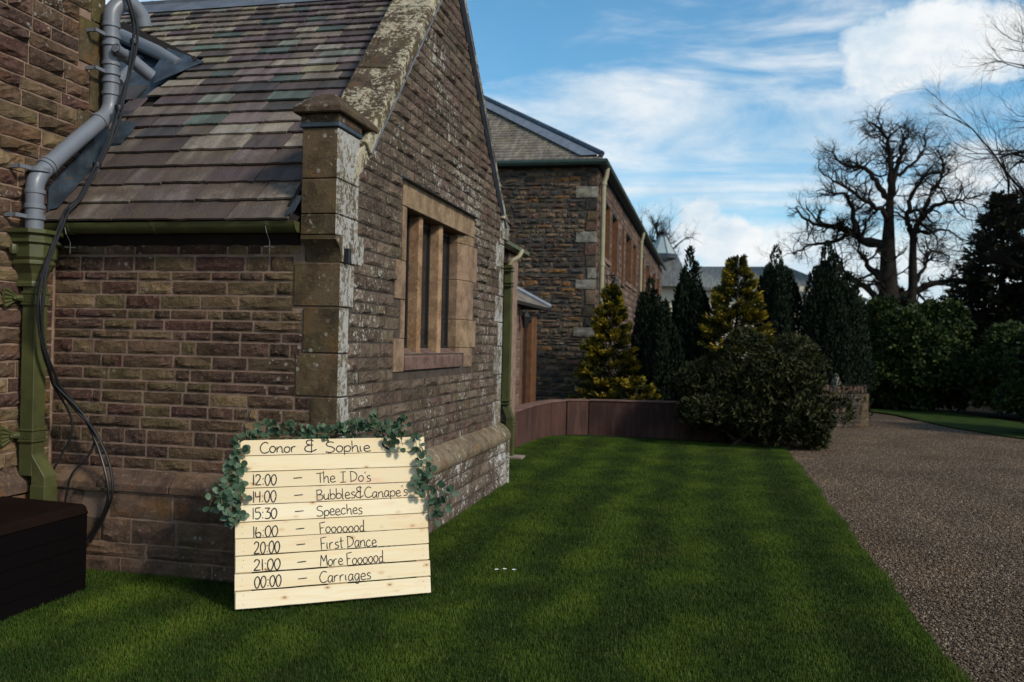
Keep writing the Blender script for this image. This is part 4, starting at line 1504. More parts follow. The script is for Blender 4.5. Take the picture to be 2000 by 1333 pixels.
for zz in (0.10, 0.19, 0.28, 0.37):
    MB().box(-3.762, -3.757, 2.2, 4.70, zz, zz + 0.012).build('seam', COV.m, bx)
m = MB().box(-3.80, -3.755, 4.67, 4.722, 0.0, 0.48)
m.build('corner_post', COV.m, bx, bevel=0.01)

# ------------------------------------------------------------------ pallet sign
O = Vector((-2.6305, 4.5466, 0.028))
TL = Vector((-2.7631, 4.7461, 0.981))
BR = Vector((-1.663, 5.2085, 0.028))
e1 = (BR - O)
SW = e1.length
e1.normalize()
e2 = (TL - O)
e2 = e2 - e1 * e2.dot(e1)
SH = e2.length
e2.normalize()
e3 = e1.cross(e2)                  # towards the camera side
SR = Matrix((e1, e3 * -1, e2)).transposed().to_euler()      # local x=e1, y=back, z=up the board
sign = thing('pallet_sign', 'pale pine pallet board with handwritten wedding timetable leaning on the wall corner', 'sign', tuple(O))
rows = [1.0, 0.902, 0.805, 0.705, 0.606, 0.503, 0.407, 0.309, 0.206, 0.105, 0.0]
PT = 0.018


def sp_(u, v, d=0.0):
    return O + e1 * (u * SW) + e2 * (v * SH) + e3 * d


planks = []
for i in range(10):
    v1, v0 = rows[i], rows[i + 1]
    gap = (0.0035, 0.004, 0.0045, 0.004, 0.0045, 0.0045, 0.0035, 0.0085, 0.0075, 0.0085)[i]
    h = (v1 - v0) * SH - gap
    l0 = (0.0, 0.001, 0.004, -0.002, 0.003, 0.0, 0.002, 0.003, -0.001, 0.004)[i]
    l1 = (0.0, 0.003, -0.003, 0.002, -0.002, 0.001, 0.0, -0.002, 0.002, 0.0)[i]
    w = SW + l1 - l0
    nx, nz = 12, 1
    me = MB()
    rgp = random.Random(50 + i)
    prof = [(0, PT), (0, 0.0015), (0.0015, 0), (h - 0.0015, 0), (h, 0.0015), (h, PT)]
    rings = []
    for k_ in range(nx + 1):
        x_ = w * k_ / nx - w / 2
        j = rgp.uniform(-0.0009, 0.0009)
        rings.append([(x_, q[1], q[0] - h / 2 + (j if q[0] > h / 2 else -j)) for q in prof])
    n = 6
    me.add([p for r in rings for p in r], [tuple(range(n)), tuple(range(nx * n, nx * n + n))[::-1]] + [(a * n + b, a * n + (b + 1) % n, (a + 1) * n + (b + 1) % n, (a + 1) * n + b)[::-1] for a in range(nx) for b in range(n)])
    mesh = np_mesh('plank', me.v, me.f, M['pine'])
    c = O + e1 * (l0 + w / 2) + e2 * (v0 * SH + gap / 2 + h / 2) + e3 * 0.0
    pl_o = link('plank', mesh, sign, c, SR)
    planks.append(pl_o)
    # nail heads
    nh = MB()
    for uu in (0.035, 0.965):
        for q in (0.28, 0.72):
            p = Vector(((uu + rgp.uniform(-0.006, 0.006) - 0.5) * w, -0.0006, (q + rgp.uniform(-0.08, 0.08) - 0.5) * h))
            nh.add([p + Vector((0.0022 * math.cos(a), 0, 0.0022 * math.sin(a))) for a in np.linspace(0, 2 * math.pi, 7)[:-1]], [(0, 1, 2, 3, 4, 5)])
    if i > 2:
        no = bpy.data.objects.new('nail_heads', np_mesh('nail_heads', nh.v, nh.f, M['ink']))
        col.objects.link(no)
        no.parent = pl_o
        WORLD[no] = Vector(c)
# battens and back boards
for (u0, u1) in ((0.0, 0.08), (0.46, 0.56), (0.93, 0.995)):
    m = MB()
    c = O + e1 * ((u0 + u1) / 2 * SW) + e2 * (SH / 2) - e3 * (PT + 0.010)
    m.obox((0, 0, 0), (1, 0, 0), (0, 1, 0), (0, 0, 1), (u1 - u0) * SW, 0.019, SH - 0.01)
    link('batten', np_mesh('batten', m.v, m.f, M['pine']), sign, c, SR)
for v0_ in (0.015, 0.47, 0.955):
    m = MB()
    c = O + e1 * (SW / 2) + e2 * (v0_ * SH + 0.01) - e3 * (PT + 0.019 + 0.025)
    m.obox((0, 0, 0), (1, 0, 0), (0, 1, 0), (0, 0, 1), SW - 0.01, 0.048, 0.05)
    link('back_rail', np_mesh('back_rail', m.v, m.f, M['pine']), sign, c, SR)

GL = {
    'C': (.72, [[(.62, .88), (.4, 1), (.15, .85), (0, .5), (.1, .12), (.35, 0), (.68, .14)]]),
    'o': (.56, [[(.3, .57), (.1, .5), (.0, .25), (.12, .02), (.32, .02), (.45, .28), (.38, .5), (.22, .58)]]),
    'n': (.56, [[(0, .55), (.02, 0)], [(.02, .32), (.16, .52), (.32, .54), (.4, .3), (.4, .03), (.52, .02)]]),
    'r': (.50, [[(0, .56), (.02, 0)], [(.02, .34), (.10, .50), (.2, .58), (.33, .56)]]),
    '&': (.82, [[(.55, .9), (.35, 1.0), (.12, .9), (.14, .68), (.35, .58), (.5, .57)], [(.35, .58), (.1, .48), (.0, .25), (.12, .05), (.4, .02), (.72, .2)], [(.42, 1.1), (.40, -.1)]]),
    'S': (.74, [[(.58, .93), (.3, 1.0), (.06, .84), (.14, .62), (.45, .5), (.62, .28), (.5, .05), (.25, -.02), (0, .06)]]),
    'p': (.54, [[(0, .55), (.02, -.32)], [(.02, .38), (.18, .56), (.38, .5), (.44, .25), (.3, .02), (.04, .06)]]),
    'h': (.58, [[(0, 1.05), (.03, 0)], [(.03, .3), (.2, .54), (.36, .5), (.4, .2), (.42, 0), (.52, -.02)]]),
    'i': (.26, [[(0, .56), (.02, .08), (.12, .02)]]),
    'e': (.54, [[(.03, .28), (.38, .34), (.36, .52), (.2, .6), (.03, .42), (.04, .12), (.22, 0), (.5, .08)]]),
    'T': (.66, [[(0, .94), (.72, 1.0)], [(.35, .97), (.37, 0)]]),
    'I': (.62, [[(.08, 1), (.56, 1.02)], [(.32, 1), (.3, .02)], [(.04, .0), (.56, .03)]]),
    'D': (.78, [[(.07, .98), (.1, .02)], [(0, .98), (.4, .92), (.64, .6), (.5, .2), (.04, .0)]]),
    "'": (.18, [[(.08, 1.02), (.03, .82)]]),
    's': (.44, [[(.36, .52), (.2, .58), (.05, .47), (.14, .32), (.34, .22), (.3, .04), (.0, .0)]]),
    'B': (.66, [[(.02, 1), (.04, 0)], [(-.04, .96), (.35, 1.0), (.46, .78), (.3, .56), (.05, .52)], [(.05, .52), (.45, .48), (.56, .22), (.36, .0), (-.04, .0)]]),
    'u': (.56, [[(0, .55), (.02, .15), (.18, .0), (.38, .18)], [(.4, .56), (.4, .06), (.5, .0)]]),
    'b': (.54, [[(0, 1.05), (.02, 0)], [(.02, .35), (.2, .54), (.42, .4), (.42, .12), (.22, 0), (.02, .06)]]),
    'l': (.26, [[(.02, 1.05), (.03, .05), (.12, .0)]]),
    'a': (.56, [[(.38, .52), (.18, .57), (.02, .35), (.05, .06), (.2, .0), (.38, .28)], [(.4, .57), (.4, .06), (.5, 0)]]),
    'c': (.57, [[(.42, .48), (.24, .58), (.03, .38), (.04, .1), (.22, 0), (.46, .1)]]),
    'F': (.60, [[(.03, 1), (.08, -.05)], [(0, 1), (.55, 1.08)], [(.05, .5), (.4, .54)]]),
    'd': (.60, [[(.38, .45), (.2, .55), (.02, .35), (.06, .05), (.24, 0), (.4, .2)], [(.4, 1.15), (.4, .06), (.62, -.02)]]),
    't': (.42, [[(.16, .95), (.18, .08), (.32, .0)], [(0, .58), (.4, .62)]]),
    'M': (.78, [[(0, 0), (.07, 1)], [(.07, 1), (.34, .42)], [(.34, .42), (.6, 1.0)], [(.6, 1.0), (.68, 0)]]),
    'g': (.56, [[(.38, .5), (.18, .56), (.02, .33), (.08, .05), (.24, .0), (.38, .3)], [(.4, .56), (.4, -.15), (.24, -.32), (.04, -.22)]]),
    ':': (.26, [[(.08, .66), (.085, .56)], [(.08, .16), (.085, .06)]]),
    '.': (.2, [[(.08, .04), (.085, .0)]]),
    ' ': (.30, []),
    '-': (.6, [[(0, .5), (.6, .54)]]),
    '0': (.56, [[(.28, 1.0), (.06, .8), (.0, .4), (.12, .02), (.3, .02), (.46, .45), (.4, .85), (.24, 1.0)]]),
    '1': (.22, [[(.06, 1.02), (.07, -.02)]]),
    '2': (.62, [[(.02, .8), (.18, 1.0), (.42, .9), (.38, .55), (.0, .02)], [(0, .02), (.55, .04)]]),
    '3': (.54, [[(0, .98), (.42, 1.0)], [(.42, 1.0), (.14, .62)], [(.14, .62), (.42, .55), (.46, .2), (.26, .0), (0, .06)]]),
    '4': (.54, [[(0, .96), (.02, .5)], [(.02, .5), (.42, .54)], [(.40, 1.0), (.38, 0)]]),
    '5': (.56, [[(.45, 1.0), (.05, .98)], [(.05, .98), (.04, .6)], [(.04, .6), (.36, .6), (.46, .3), (.26, .02), (0, .05)]]),
    '6': (.52, [[(.06, 1.0), (.0, .35), (.1, .02), (.34, .04), (.42, .3), (.26, .48), (.03, .38)]]),
    '*': (.9, [[(.42, .74), (.25, .98), (.04, .84), (.06, .5), (.42, .04)], [(.42, .74), (.6, 1.0), (.86, .86), (.8, .5), (.42, .04)],
               [(.44, .68), (.28, .86), (.13, .76), (.15, .5), (.44, .15)], [(.44, .68), (.6, .86), (.74, .74), (.7, .48), (.44, .15)]]),
}


def write(text, u0, u1, v0, v1, row, slope=0.0, seed=0, pen=0.0072):
    rg = random.Random(seed)
    adv = sum(GL[ch][0] for ch in text)
    adv -= 0.1
    wid = (u1 - u0) * SW
    hh = (v1 - v0) * SH
    sx = wid / adv
    m = MB()
    x = 0.0
    po = planks[row]
    c = WORLD[po]
    for ch in text:
        a, strokes = GL[ch]
        jy = rg.uniform(-0.04, 0.04)
        js = rg.uniform(0.95, 1.07)
        for st in strokes:
            pts = [Vector((q[0], q[1] * js + jy, 0)) for q in st]
            pts = catmull(pts, 7) if len(pts) > 2 else [pts[0], (pts[0] + pts[1]) / 2 + Vector((rg.uniform(-.01, .01), 0, 0)), pts[1]]
            P_ = []
            for q in pts:
                X = u0 * SW + (x + q.x) * sx
                Z = v0 * SH + q.y * hh + slope * (x + q.x) * sx
                P_.append(Vector((X, 0, Z)))
            for i_ in range(len(P_)):
                t_ = (P_[min(i_ + 1, len(P_) - 1)] - P_[max(i_ - 1, 0)])
                if t_.length < 1e-7:
                    t_ = Vector((0, 0, 1))
                t_.normalize()
                nn = Vector((-t_.z, 0, t_.x))
                wd = pen / 2 * (0.85 + 0.3 * rg.random()) * (0.8 if i_ in (0, len(P_) - 1) else 1)
                for sgn in (1, -1):
                    q = P_[i_] + nn * wd * sgn
                    wpt = O + e1 * q.x + e2 * q.z
                    loc = wpt - c
                    m.v.append((loc.dot(e1), -0.0008, loc.dot(e2)))
                if i_:
                    b = len(m.v)
                    m.f.append((b - 4, b - 3, b - 1, b - 2))
        x += a
    o = bpy.data.objects.new('lettering', np_mesh('lettering', m.v, m.f, M['ink']))
    col.objects.link(o)
    o.parent = po
    WORLD[o] = Vector(c)


write('Conor', .122, .305, .918, .982, 0, 0.0, 1)
write('&', .348, .410, .915, .985, 0, 0.0, 2)
write('Sophie', .457, .695, .913, .978, 0, 0.0, 3)
write('*', .762, .828, .918, .975, 0, 0.0, 4)
sched = [('12:00', "The I Do's", .085, .202, .405, .692, .721, .785, 2), ('14:00', "Bubbles&Canape's", .085, .200, .406, .891, .619, .683, 3),
         ('15:30', 'Speeches', .083, .203, .404, .641, .520, .582, 4), ('16:00', 'Fooooood', .086, .207, .418, .654, .412, .473, 5),
         ('20:00', 'First Dance', .091, .216, .422, .714, .316, .382, 6), ('21:00', 'More Foooood', .090, .218, .420, .750, .214, .279, 7),
         ('00:00', 'Carriages', .094, .222, .415, .677, .118, .181, 8)]
for i, (tm, tx, a, b, c_, d_, v0, v1, row) in enumerate(sched):
    write(tm, a, b, v0, v1 + .002, row, 0.0, 10 + i)
    write('-', .288 + i * .003, .325 + i * .003, v0, v1, row, 0.0, 20 + i)
    write(tx, c_, d_, v0, v1, row, 0.0, 30 + i, 0.0060)

# ------------------------------------------------------------------ eucalyptus garlands


def euc_leaf(seed):
    rg = np.random.RandomState(seed)
    n = 10
    V = [(0, 0, 0)]
    for i in range(n):
        a = 2 * math.pi * i / n
        r = 0.5 * (1 + 0.04 * rg.randn()) * (1.08 if i == 0 else 1)
        x, y = r * math.cos(a) * 0.92, r * math.sin(a) * 0.86
        V.append((x + 0.5, y, 0.10 * abs(y) * 2 + rg.uniform(-0.02, 0.02)))
    V[0] = (0.5, 0, -0.02)
    F = [(0, 1 + i, 1 + (i + 1) % n) for i in range(n)]
    return np_mesh('leaf', V, F, M['euc'], True)


ELM = [euc_leaf(i) for i in range(6)]


def garland(name_label, cat, paths, nl, seed, size=(0.028, 0.042), spread=0.035, outv=None, loc=None, droop=-0.25):
    rg = random.Random(seed)
    g_ = thing('eucalyptus_garland', name_label, 'garland', loc, 'eucalyptus garlands on the pallet sign')
    m = MB()
    outv = outv or e3
    placed = []
    for (pp, wgt) in paths:
        c = catmull(pp, 6)
        m.tube(c, 0.0022, 5)
        cnt_ = int(nl * wgt)
        for i in range(cnt_):
            t_ = (i + rg.random()) / cnt_
            k_ = min(int(t_ * (len(c) - 1)), len(c) - 2)
            p = c[k_].lerp(c[k_ + 1], t_ * (len(c) - 1) - k_)
            d = Vector((rg.gauss(0, 1), rg.gauss(0, 1), rg.gauss(0, 1)))
            tn = (c[k_ + 1] - c[k_]).normalized()
            d = (d - tn * d.dot(tn) * 0.6).normalized()
            if d.dot(outv) < -0.2:
                d = d - outv * d.dot(outv) * 1.3
                d.normalize()
            base = p + d * rg.uniform(0.002, spread)
            if rg.random() < 0.5:
                m.tube([p, base], 0.0012, 4)
            # leaf blade faces mostly outward
            x_ = (d + tn * rg.uniform(-0.8, 0.8) + Vector((0, 0, droop))).normalized()
            nrm_ = (outv * 1.2 + Vector((rg.gauss(0, .55), rg.gauss(0, .55), rg.gauss(0, .55) + 0.25)))
            nrm_ = (nrm_ - x_ * nrm_.dot(x_)).normalized()
            y_ = nrm_.cross(x_)
            R_ = Matrix((x_, y_, nrm_)).transposed().to_euler()
            s_l = rg.uniform(*size)
            link('leaf', rg.choice(ELM), g_, base, R_, (s_l, s_l, s_l))
    m.build('stem', M['stem'], g_)
    return g_


# left garland
L0 = sp_(0.03, 1.0, 0.03)


def pt(u, v, d=0.03):
    return sp_(u, v, d)


garland('eucalyptus strand hanging down the left edge of the pallet sign', 'garland',
        [([pt(.02, .99), pt(.02, .93), pt(.015, .85), pt(-.02, .78), pt(-.04, .70), pt(-.03, .62), pt(-.01, .55), pt(0, .51)], 0.42),
         ([pt(.01, .86), pt(-.04, .78), pt(-.08, .70), pt(-.115, .64), pt(-.125, .60)], 0.14),
         ([pt(-.03, .74), pt(.01, .70), pt(.025, .66), pt(.025, .62)], 0.10),
         ([pt(.02, .92, .05), pt(.0, .84, .06), pt(-.04, .74, .06), pt(-.07, .66, .06), pt(-.06, .58, .06)], 0.26),
         ([pt(.02, .60), pt(.03, .56), pt(.025, .545)], 0.06)], 118, 5, (0.040, 0.060), 0.028, loc=tuple(L0))
garland('eucalyptus strand hanging down the right edge of the pallet sign', 'garland',
        [([pt(.965, 1.02), pt(.965, .94), pt(.975, .84), pt(.99, .74), pt(.99, .66), pt(1.01, .58), pt(1.03, .50), pt(1.05, .46)], 0.50),
         ([pt(.97, .80), pt(1.0, .76), pt(1.03, .70), pt(1.07, .64), pt(1.11, .62), pt(1.14, .60)], 0.20),
         ([pt(.965, .76), pt(.955, .70), pt(.945, .655), pt(.94, .63)], 0.12),
         ([pt(1.02, .62), pt(1.05, .58), pt(1.07, .55), pt(1.08, .52)], 0.18)], 92, 6, (0.038, 0.056), 0.028, loc=tuple(sp_(0.96, 0.99, 0.03)))
garland('eucalyptus garland lying along the top edge of the pallet sign', 'garland',
        [([pt(.02, 1.0, -.05), pt(.12, 1.012, -.05), pt(.3, 1.022, -.05), pt(.45, 1.025, -.045), pt(.6, 1.03, -.04), pt(.75, 1.03, -.04), pt(.9, 1.01, -.05)], 0.42),
         ([pt(.13, 1.085, -.05), pt(.22, 1.085, -.05), pt(.31, 1.065, -.04), pt(.40, 1.04, -.03), pt(.48, 1.03, -.02)], 0.22),
         ([pt(.50, 1.04, -.02), pt(.58, 1.07, -.01), pt(.66, 1.08, 0), pt(.72, 1.13, 0)], 0.16),
         ([pt(.60, 1.05, -.02), pt(.72, 1.06, -.01), pt(.82, 1.05, .01), pt(.87, 1.08, 0), pt(.90, 1.10, 0)], 0.14),
         ([pt(.76, 1.03, .03), pt(.80, .97, .035), pt(.785, .93, .035)], 0.05),
         ([pt(.84, 1.03, .03), pt(.86, .98, .035), pt(.87, .94, .035)], 0.04)], 290, 7, (0.032, 0.050), 0.026, droop=0.35, loc=tuple(sp_(0.5, 1.0, 0)))

# ------------------------------------------------------------------ daisies
for i, (x, y) in enumerate(((-1.385, 5.80), (-1.335, 5.83), (-1.27, 5.83))):
    d = thing('daisy', ('leftmost', 'middle', 'rightmost')[i] + ' of three white daisies in the lawn right of the sign', 'flower', (x, y, 0), 'white daisies in the lawn')
    m = MB()
    for k_ in range(9):
        a = 2 * math.pi * k_ / 9
        cs, sn = math.cos(a), math.sin(a)
        m.add([(x + .003 * cs, y + .003 * sn, .048), (x + .012 * cs - .004 * sn, y + .012 * sn + .004 * cs, .052), (x + .016 * cs, y + .016 * sn, .054), (x + .012 * cs + .004 * sn, y + .012 * sn - .004 * cs, .052)], [(0, 3, 2, 1)])
    m.build('petals', M['whitep'], d)
    MB().tube([(x, y, 0), (x, y, .048)], 0.0015, 5).build('stalk', M['blade'], d)

# ------------------------------------------------------------------ link building beyond the gable
lk = thing('rear_link_building', 'low pinkish stone building beyond the gable with brown framed door under lean to roof', 'building', (-2.8, 12, 0))
LX, LY = -2.79, 12.0
m = MB()
m.add([(-5, LY, 0), (LX, LY, 0), (LX, LY, 3.0), (-5, LY, 3.0)], [(0, 1, 2, 3)])
m.add([(LX, LY, 0), (LX, 12.6, 0), (LX, 12.6, 3.0), (LX, LY, 3.0)], [(0, 1, 2, 3)])
m.add([(LX, LY, 2.98), (LX, 12.6, 2.98), (-5.5, 12.6, 5.2), (-5.5, LY, 5.2)], [(0, 1, 2, 3)])
m.build('wall', M['mortarA'], lk)
rects = fill(courses(0.68, 2.98, rng, 0.095, 0.15), lambda z_: -3.5, lambda z_: LX, rng, 0.2, 0.45)
stones_on(rects, (0, LY, 0), (1, 0, 0), lk, M['stoneD'], 'linkD', 0.02, 'stone', 60, rng, n=8)
m = MB()
m.prism([(-3.5, LY - 0.05, 0), (LX + 0.07, LY - 0.05, 0), (LX + 0.07, LY - 0.05, 0.50), (LX + 0.0, LY - 0.05, 0.66), (-3.5, LY - 0.05, 0.66)], (0, 0.1, 0))
m.build('plinth', M['mortarA'], lk)
rects = fill([0, .13, .26, .38, .50], lambda z_: -3.4, lambda z_: LX + 0.07, rng, 0.25, 0.4)
stones_on(rects, (0, LY - 0.05, 0), (1, 0, 0), lk, M['stoneD'], 'linkD', 0.02, 'plinth_stone', 60, rng, n=8)
# extension with the door
EX = -3.05
MB().add([(EX, 12.6, 0), (EX, 14.1, 0), (EX, 14.1, 2.3), (EX, 12.6, 2.3), (EX, 12.6, 0), (LX, 12.6, 0), (LX, 12.6, 3), (EX, 12.6, 3)], [(0, 1, 2, 3), (4, 5, 6, 7)]).build('wall', M['mortarA'], lk)
rects = fill(courses(0.1, 2.1, rng, 0.12, 0.17), lambda z_: 12.6, lambda z_: 14.08, rng, 0.3, 0.5)
stones_on(rects, (EX, 0, 0), (0, 1, 0), lk, M['stoneD'], 'linkD', 0.022, 'stone', 60, rng, n=8)
dr = link('door', None, lk, (EX, 14.8, 0))
MB().box(EX - 0.09, EX - 0.08, 14.1, 15.36, 0, 2.1).build('pane', M['glass'], dr)
for (a, b) in ((14.08, 14.22), (14.98, 15.36)):
    MB().box(EX - 0.12, EX + 0.02, a, b, 0, 2.12).build('door_post', M['brownwood'], dr, bevel=0.01)
MB().box(EX - 0.12, EX + 0.01, 14.22, 14.98, 2.0, 2.12).build('door_head', M['frame'], dr)
MB().box(EX - 1.2, EX, 15.36, 15.5, 0, 2.1).build('wall', M['brownwood'], lk)
# hipped lean-to roof
m = MB()
m.add([(-2.90, 12.6, 2.27), (-2.90, 15.9, 2.27), (-4.2, 14.8, 3.0), (-4.2, 12.6, 3.0), (-4.6, 15.9, 2.27), (-2.90, 12.6, 2.23), (-2.90, 15.9, 2.23), (-4.6, 15.9, 2.23), (-4.6, 12.6, 2.23)],
      [(0, 1, 2, 3), (1, 4, 2), (5, 8, 7, 6), (0, 5, 6, 1), (1, 6, 7, 4)])
m.build('lean_to_roof', M['slateBarn'], lk)
MB().tube([(-2.90, 15.92, 2.30), (-4.2, 14.8, 3.03)], 0.05, 8).build('hip_lead', M['leadl'], lk, smooth='auto')
MB().box(-2.93, -2.86, 12.6, 15.9, 2.21, 2.265).build('gutter', M['pitch'], lk)
m = MB()
m.prism([(-2.66, 10.9, 2.99), (-2.66, 10.9, 2.94), (-2.72, 10.9, 2.90), (-2.79, 10.9, 2.93), (-2.79, 10.9, 2.99)], (0, 1.9, -0.02))
m.build('gutter', M['olive'], lk)
MB().box(-3.4, -2.80, 10.9, 12.0, 2.72, 2.95).build('eave_soffit', M['pitch'], lk)


def lantern(loc, label, s=1.0, dx=0.1):
    x, y, z = loc
    t = thing('wall_lantern', label, 'lamp', loc, 'black wall lanterns')
    MB().lathe(loc, [(0.0, -0.13 * s), (0.045 * s, -0.12 * s), (0.075 * s, 0.05 * s), (0.085 * s, 0.06 * s), (0.03 * s, 0.13 * s), (0.0, 0.16 * s)], 6).build('lantern_body', M['blackp'], t)
    MB().tube([(x, y, z + 0.14 * s), (x, y, z + 0.2 * s), (x - dx, y, z + 0.2 * s), (x - dx, y, z + 0.05 * s)], 0.012 * s, 6).build('bracket', M['blackp'], t)


lantern((-2.93, 13.9, 1.98), 'small black lantern under the lean to roof beside the brown door', 1.0, 0.1)

dp = thing('square_downpipe', 'olive green square downpipe at the far corner of the gable', 'downpipe', (-2.76, 11.9, 0))
sqpipe([(-2.765, 11.90, 0.80), (-2.765, 11.90, 2.70)], 0.052, 0.05, 'pipe', dp, M['olive'])
sqpipe([(-2.685, 11.85, 0.0), (-2.685, 11.85, 0.52)], 0.054, 0.05, 'pipe', dp, M['olive'])
sqpipe([(-2.685, 11.85, 0.5), (-2.685, 11.85, 0.56), (-2.765, 11.90, 0.74), (-2.765, 11.90, 0.82)], 0.05, 0.048, 'offset', dp, M['olive'])
for (x, z) in ((-2.765, 2.66), (-2.765, 2.45), (-2.765, 0.80), (-2.685, 0.50)):
    MB().box(x - 0.066, x + 0.066, 11.82, 11.97, z - 0.012, z + 0.012).build('collar_band', M['olive'], dp, bevel=0.004)
    MB().box(x - 0.066, x + 0.066, 11.82, 11.97, z - 0.055, z - 0.035).build('collar_band', M['olive'], dp, bevel=0.004)
MB().tube(catmull([(-2.77, 11.9, 2.68), (-2.72, 11.9, 2.76), (-2.64, 11.95, 2.82), (-2.60, 12.0, 2.92)], 4), 0.032, 10).build('swan_neck', M['cream'], dp, smooth='auto')
slab = link('stone_slab', MB().box(-2.75, -2.48, 11.72, 11.98, 0, 0.035).build('x', M['slab']).data, None, (-2.62, 11.85, 0.018), label='small pale stone slab under the far olive downpipe', category='slab')
bpy.data.objects.remove([o for o in col.objects if o.name.startswith('x')][0])

# ------------------------------------------------------------------ retaining wall
rw = thing('retaining_wall', 'low dark red retaining wall closing the far end of the lawn', 'wall', (-1.5, 15.5, 0))
pts = [(-2.86, 12.55), (-2.80, 14.1), (-2.66, 14.95), (-2.45, 15.35), (-2.08, 15.52), (-0.28, 15.45), (0.9, 15.5), (1.6, 15.9)]
hs = [0.55, 0.575, 0.59, 0.60, 0.605, 0.63, 0.63, 0.62]
for i in range(len(pts) - 1):
    (x0, y0), (x1, y1) = pts[i], pts[i + 1]
    d = Vector((x1 - x0, y1 - y0, 0)).normalized()
    n = Vector((-d.y, d.x, 0)) * 0.22
    g_ = d * 0.004
    m = MB()
    m.hexa([(x0 + g_.x, y0 + g_.y, -0.02), (x1 - g_.x, y1 - g_.y, -0.02), (x1 - g_.x + n.x, y1 - g_.y + n.y, -0.02), (x0 + g_.x + n.x, y0 + g_.y + n.y, -0.02),
            (x0 + g_.x, y0 + g_.y, hs[i]), (x1 - g_.x, y1 - g_.y, hs[i + 1]), (x1 - g_.x + n.x, y1 - g_.y + n.y, hs[i + 1]), (x0 + g_.x + n.x, y0 + g_.y + n.y, hs[i])])
    m.build('wall_panel', M['retwall'], rw, bevel=0.012)
    o2 = -n.normalized() * 0.015
    m = MB()
    m.hexa([(x0 + o2.x, y0 + o2.y, hs[i] + 0.001), (x1 + o2.x, y1 + o2.y, hs[i + 1] + 0.001), (x1 + n.x, y1 + n.y, hs[i + 1] + 0.001), (x0 + n.x, y0 + n.y, hs[i] + 0.001),
            (x0 + o2.x, y0 + o2.y, hs[i] + 0.022), (x1 + o2.x, y1 + o2.y, hs[i + 1] + 0.022), (x1 + n.x, y1 + n.y, hs[i + 1] + 0.022), (x0 + n.x, y0 + n.y, hs[i] + 0.022)])
    m.build('coping_strip', simple('worn pink coping', (0.20, 0.12, 0.095), 0.9, 0.2, var=0.4, scale=4) if i == 0 else bpy.data.materials['worn pink coping'], rw)

# ------------------------------------------------------------------ long stone barn
EX0, BX, BY, BZ, BL = -9.0, -2.33, 18.0, 5.38, 43.0
barn = thing('long_stone_barn', 'long two storey rubble stone barn with hipped mossy slate roof behind the wing', 'building', (BX, BY, 0))
WF = [(18.95, 20.35, 3.55, 4.80), (20.75, 22.1, 3.35, 4.78), (23.2, 23.8, 3.3, 4.75), (24.3, 26.1, 3.4, 4.78), (26.6, 27.9, 3.4, 4.75), (29.4, 31.2, 3.4, 4.78), (32.2, 34.2, 3.4, 4.75), (36, 38, 3.4, 4.75), (39, 41, 3.4, 4.75)]
m = MB()
m.add([(EX0, BY, 0), (BX, BY, 0), (BX, BY, BZ), (EX0, BY, BZ)], [(0, 1, 2, 3)])
for (a, b, c, d) in wall_cells([BY, BL], [0.0, BZ], WF):
    m.add([(BX, a, c), (BX, b, c), (BX, b, d), (BX, a, d)], [(0, 1, 2, 3)])
m.build('wall', M['mortarR'], barn)
rects = fill(courses(0.35, BZ - 0.08, rng, 0.05, 0.135), lambda z_: -5.6, lambda z_: BX - 0.24, rng, 0.09, 0.46, jit=0.018)
stones_on(rects, (0, BY, 0), (1, 0, 0), barn, M['rubble'], 'barnE', 0.035, 'stone', 300, rng, joint=0.014, nx=5, nz=3, rough=0.8, edge=0.12)
z = 0.35
k = 0
while z < BZ - 0.1:
    h = 0.20 + 0.12 * rng.random()
    w = 0.17 + 0.10 * rng.random() + (0.22 if k % 4 == 1 else 0.0)
    if z + h > BZ - 0.05:
        h = BZ - 0.06 - z
    V, F = rock_unit(700 + k, 0.02, 5, 4)
    link('quoin', np_mesh('quoin', V, F, M['paleq' if k % 4 == 1 or k % 7 == 3 else 'rubble']), barn, (BX - w / 2, BY - 0.018, z + h / 2), (0, 0, 0), (w, 1, h - 0.015))
    z += h
    k += 1
rects = fill(courses(1.6, BZ - 0.1, rng, 0.14, 0.22), lambda z_: BY + 0.05, lambda z_: BL, rng, 0.25, 0.6, WF)
stones_on(rects, (BX, 0, 0), (0, 1, 0), barn, M['rubbleF'], 'barnF', 0.03, 'wall_stone', 0, rng, joint=0.02, nx=3, nz=2, rough=0.8, edge=0.1)
for i, (a, b, c, d) in enumerate(WF):
    wn = link('window' if i in (0, 3, 5, 7) else 'shuttered_opening', None, barn, (BX, (a + b) / 2, c))
    dark = i in (0, 3, 5, 7)
    MB().box(BX - 0.16, BX - 0.13, a, b, c, d).build('pane' if dark else 'board', M['glass'] if dark else M['brownwood'], wn)
    MB().box(BX - 0.13, BX + 0.02, b - 0.09, b, c, d).build('jamb', M['brownwood'], wn)
    MB().box(BX - 0.13, BX + 0.01, a, a + 0.07, c, d).build('jamb', M['brownwood'], wn)
    MB().box(BX - 0.12, BX + 0.05, a - 0.1, b + 0.1, c - 0.10, c).build('sill', M['rubbleF'], wn)
# roof
HS = 0.66
t1 = 3.6
zr = BZ + 0.05
m = MB()
R1 = (BX - t1, BY + t1, zr + t1 * HS)
m.add([(BX + 0.12, BY - 0.12, zr), R1, (BX - 2 * t1, BY - 0.12, zr), (BX + 0.12, BL, zr), (BX - t1, BL, zr + t1 * HS)], [(0, 1, 2), (0, 3, 4, 1)])
m.build('roof_deck', M['pitch'], barn)
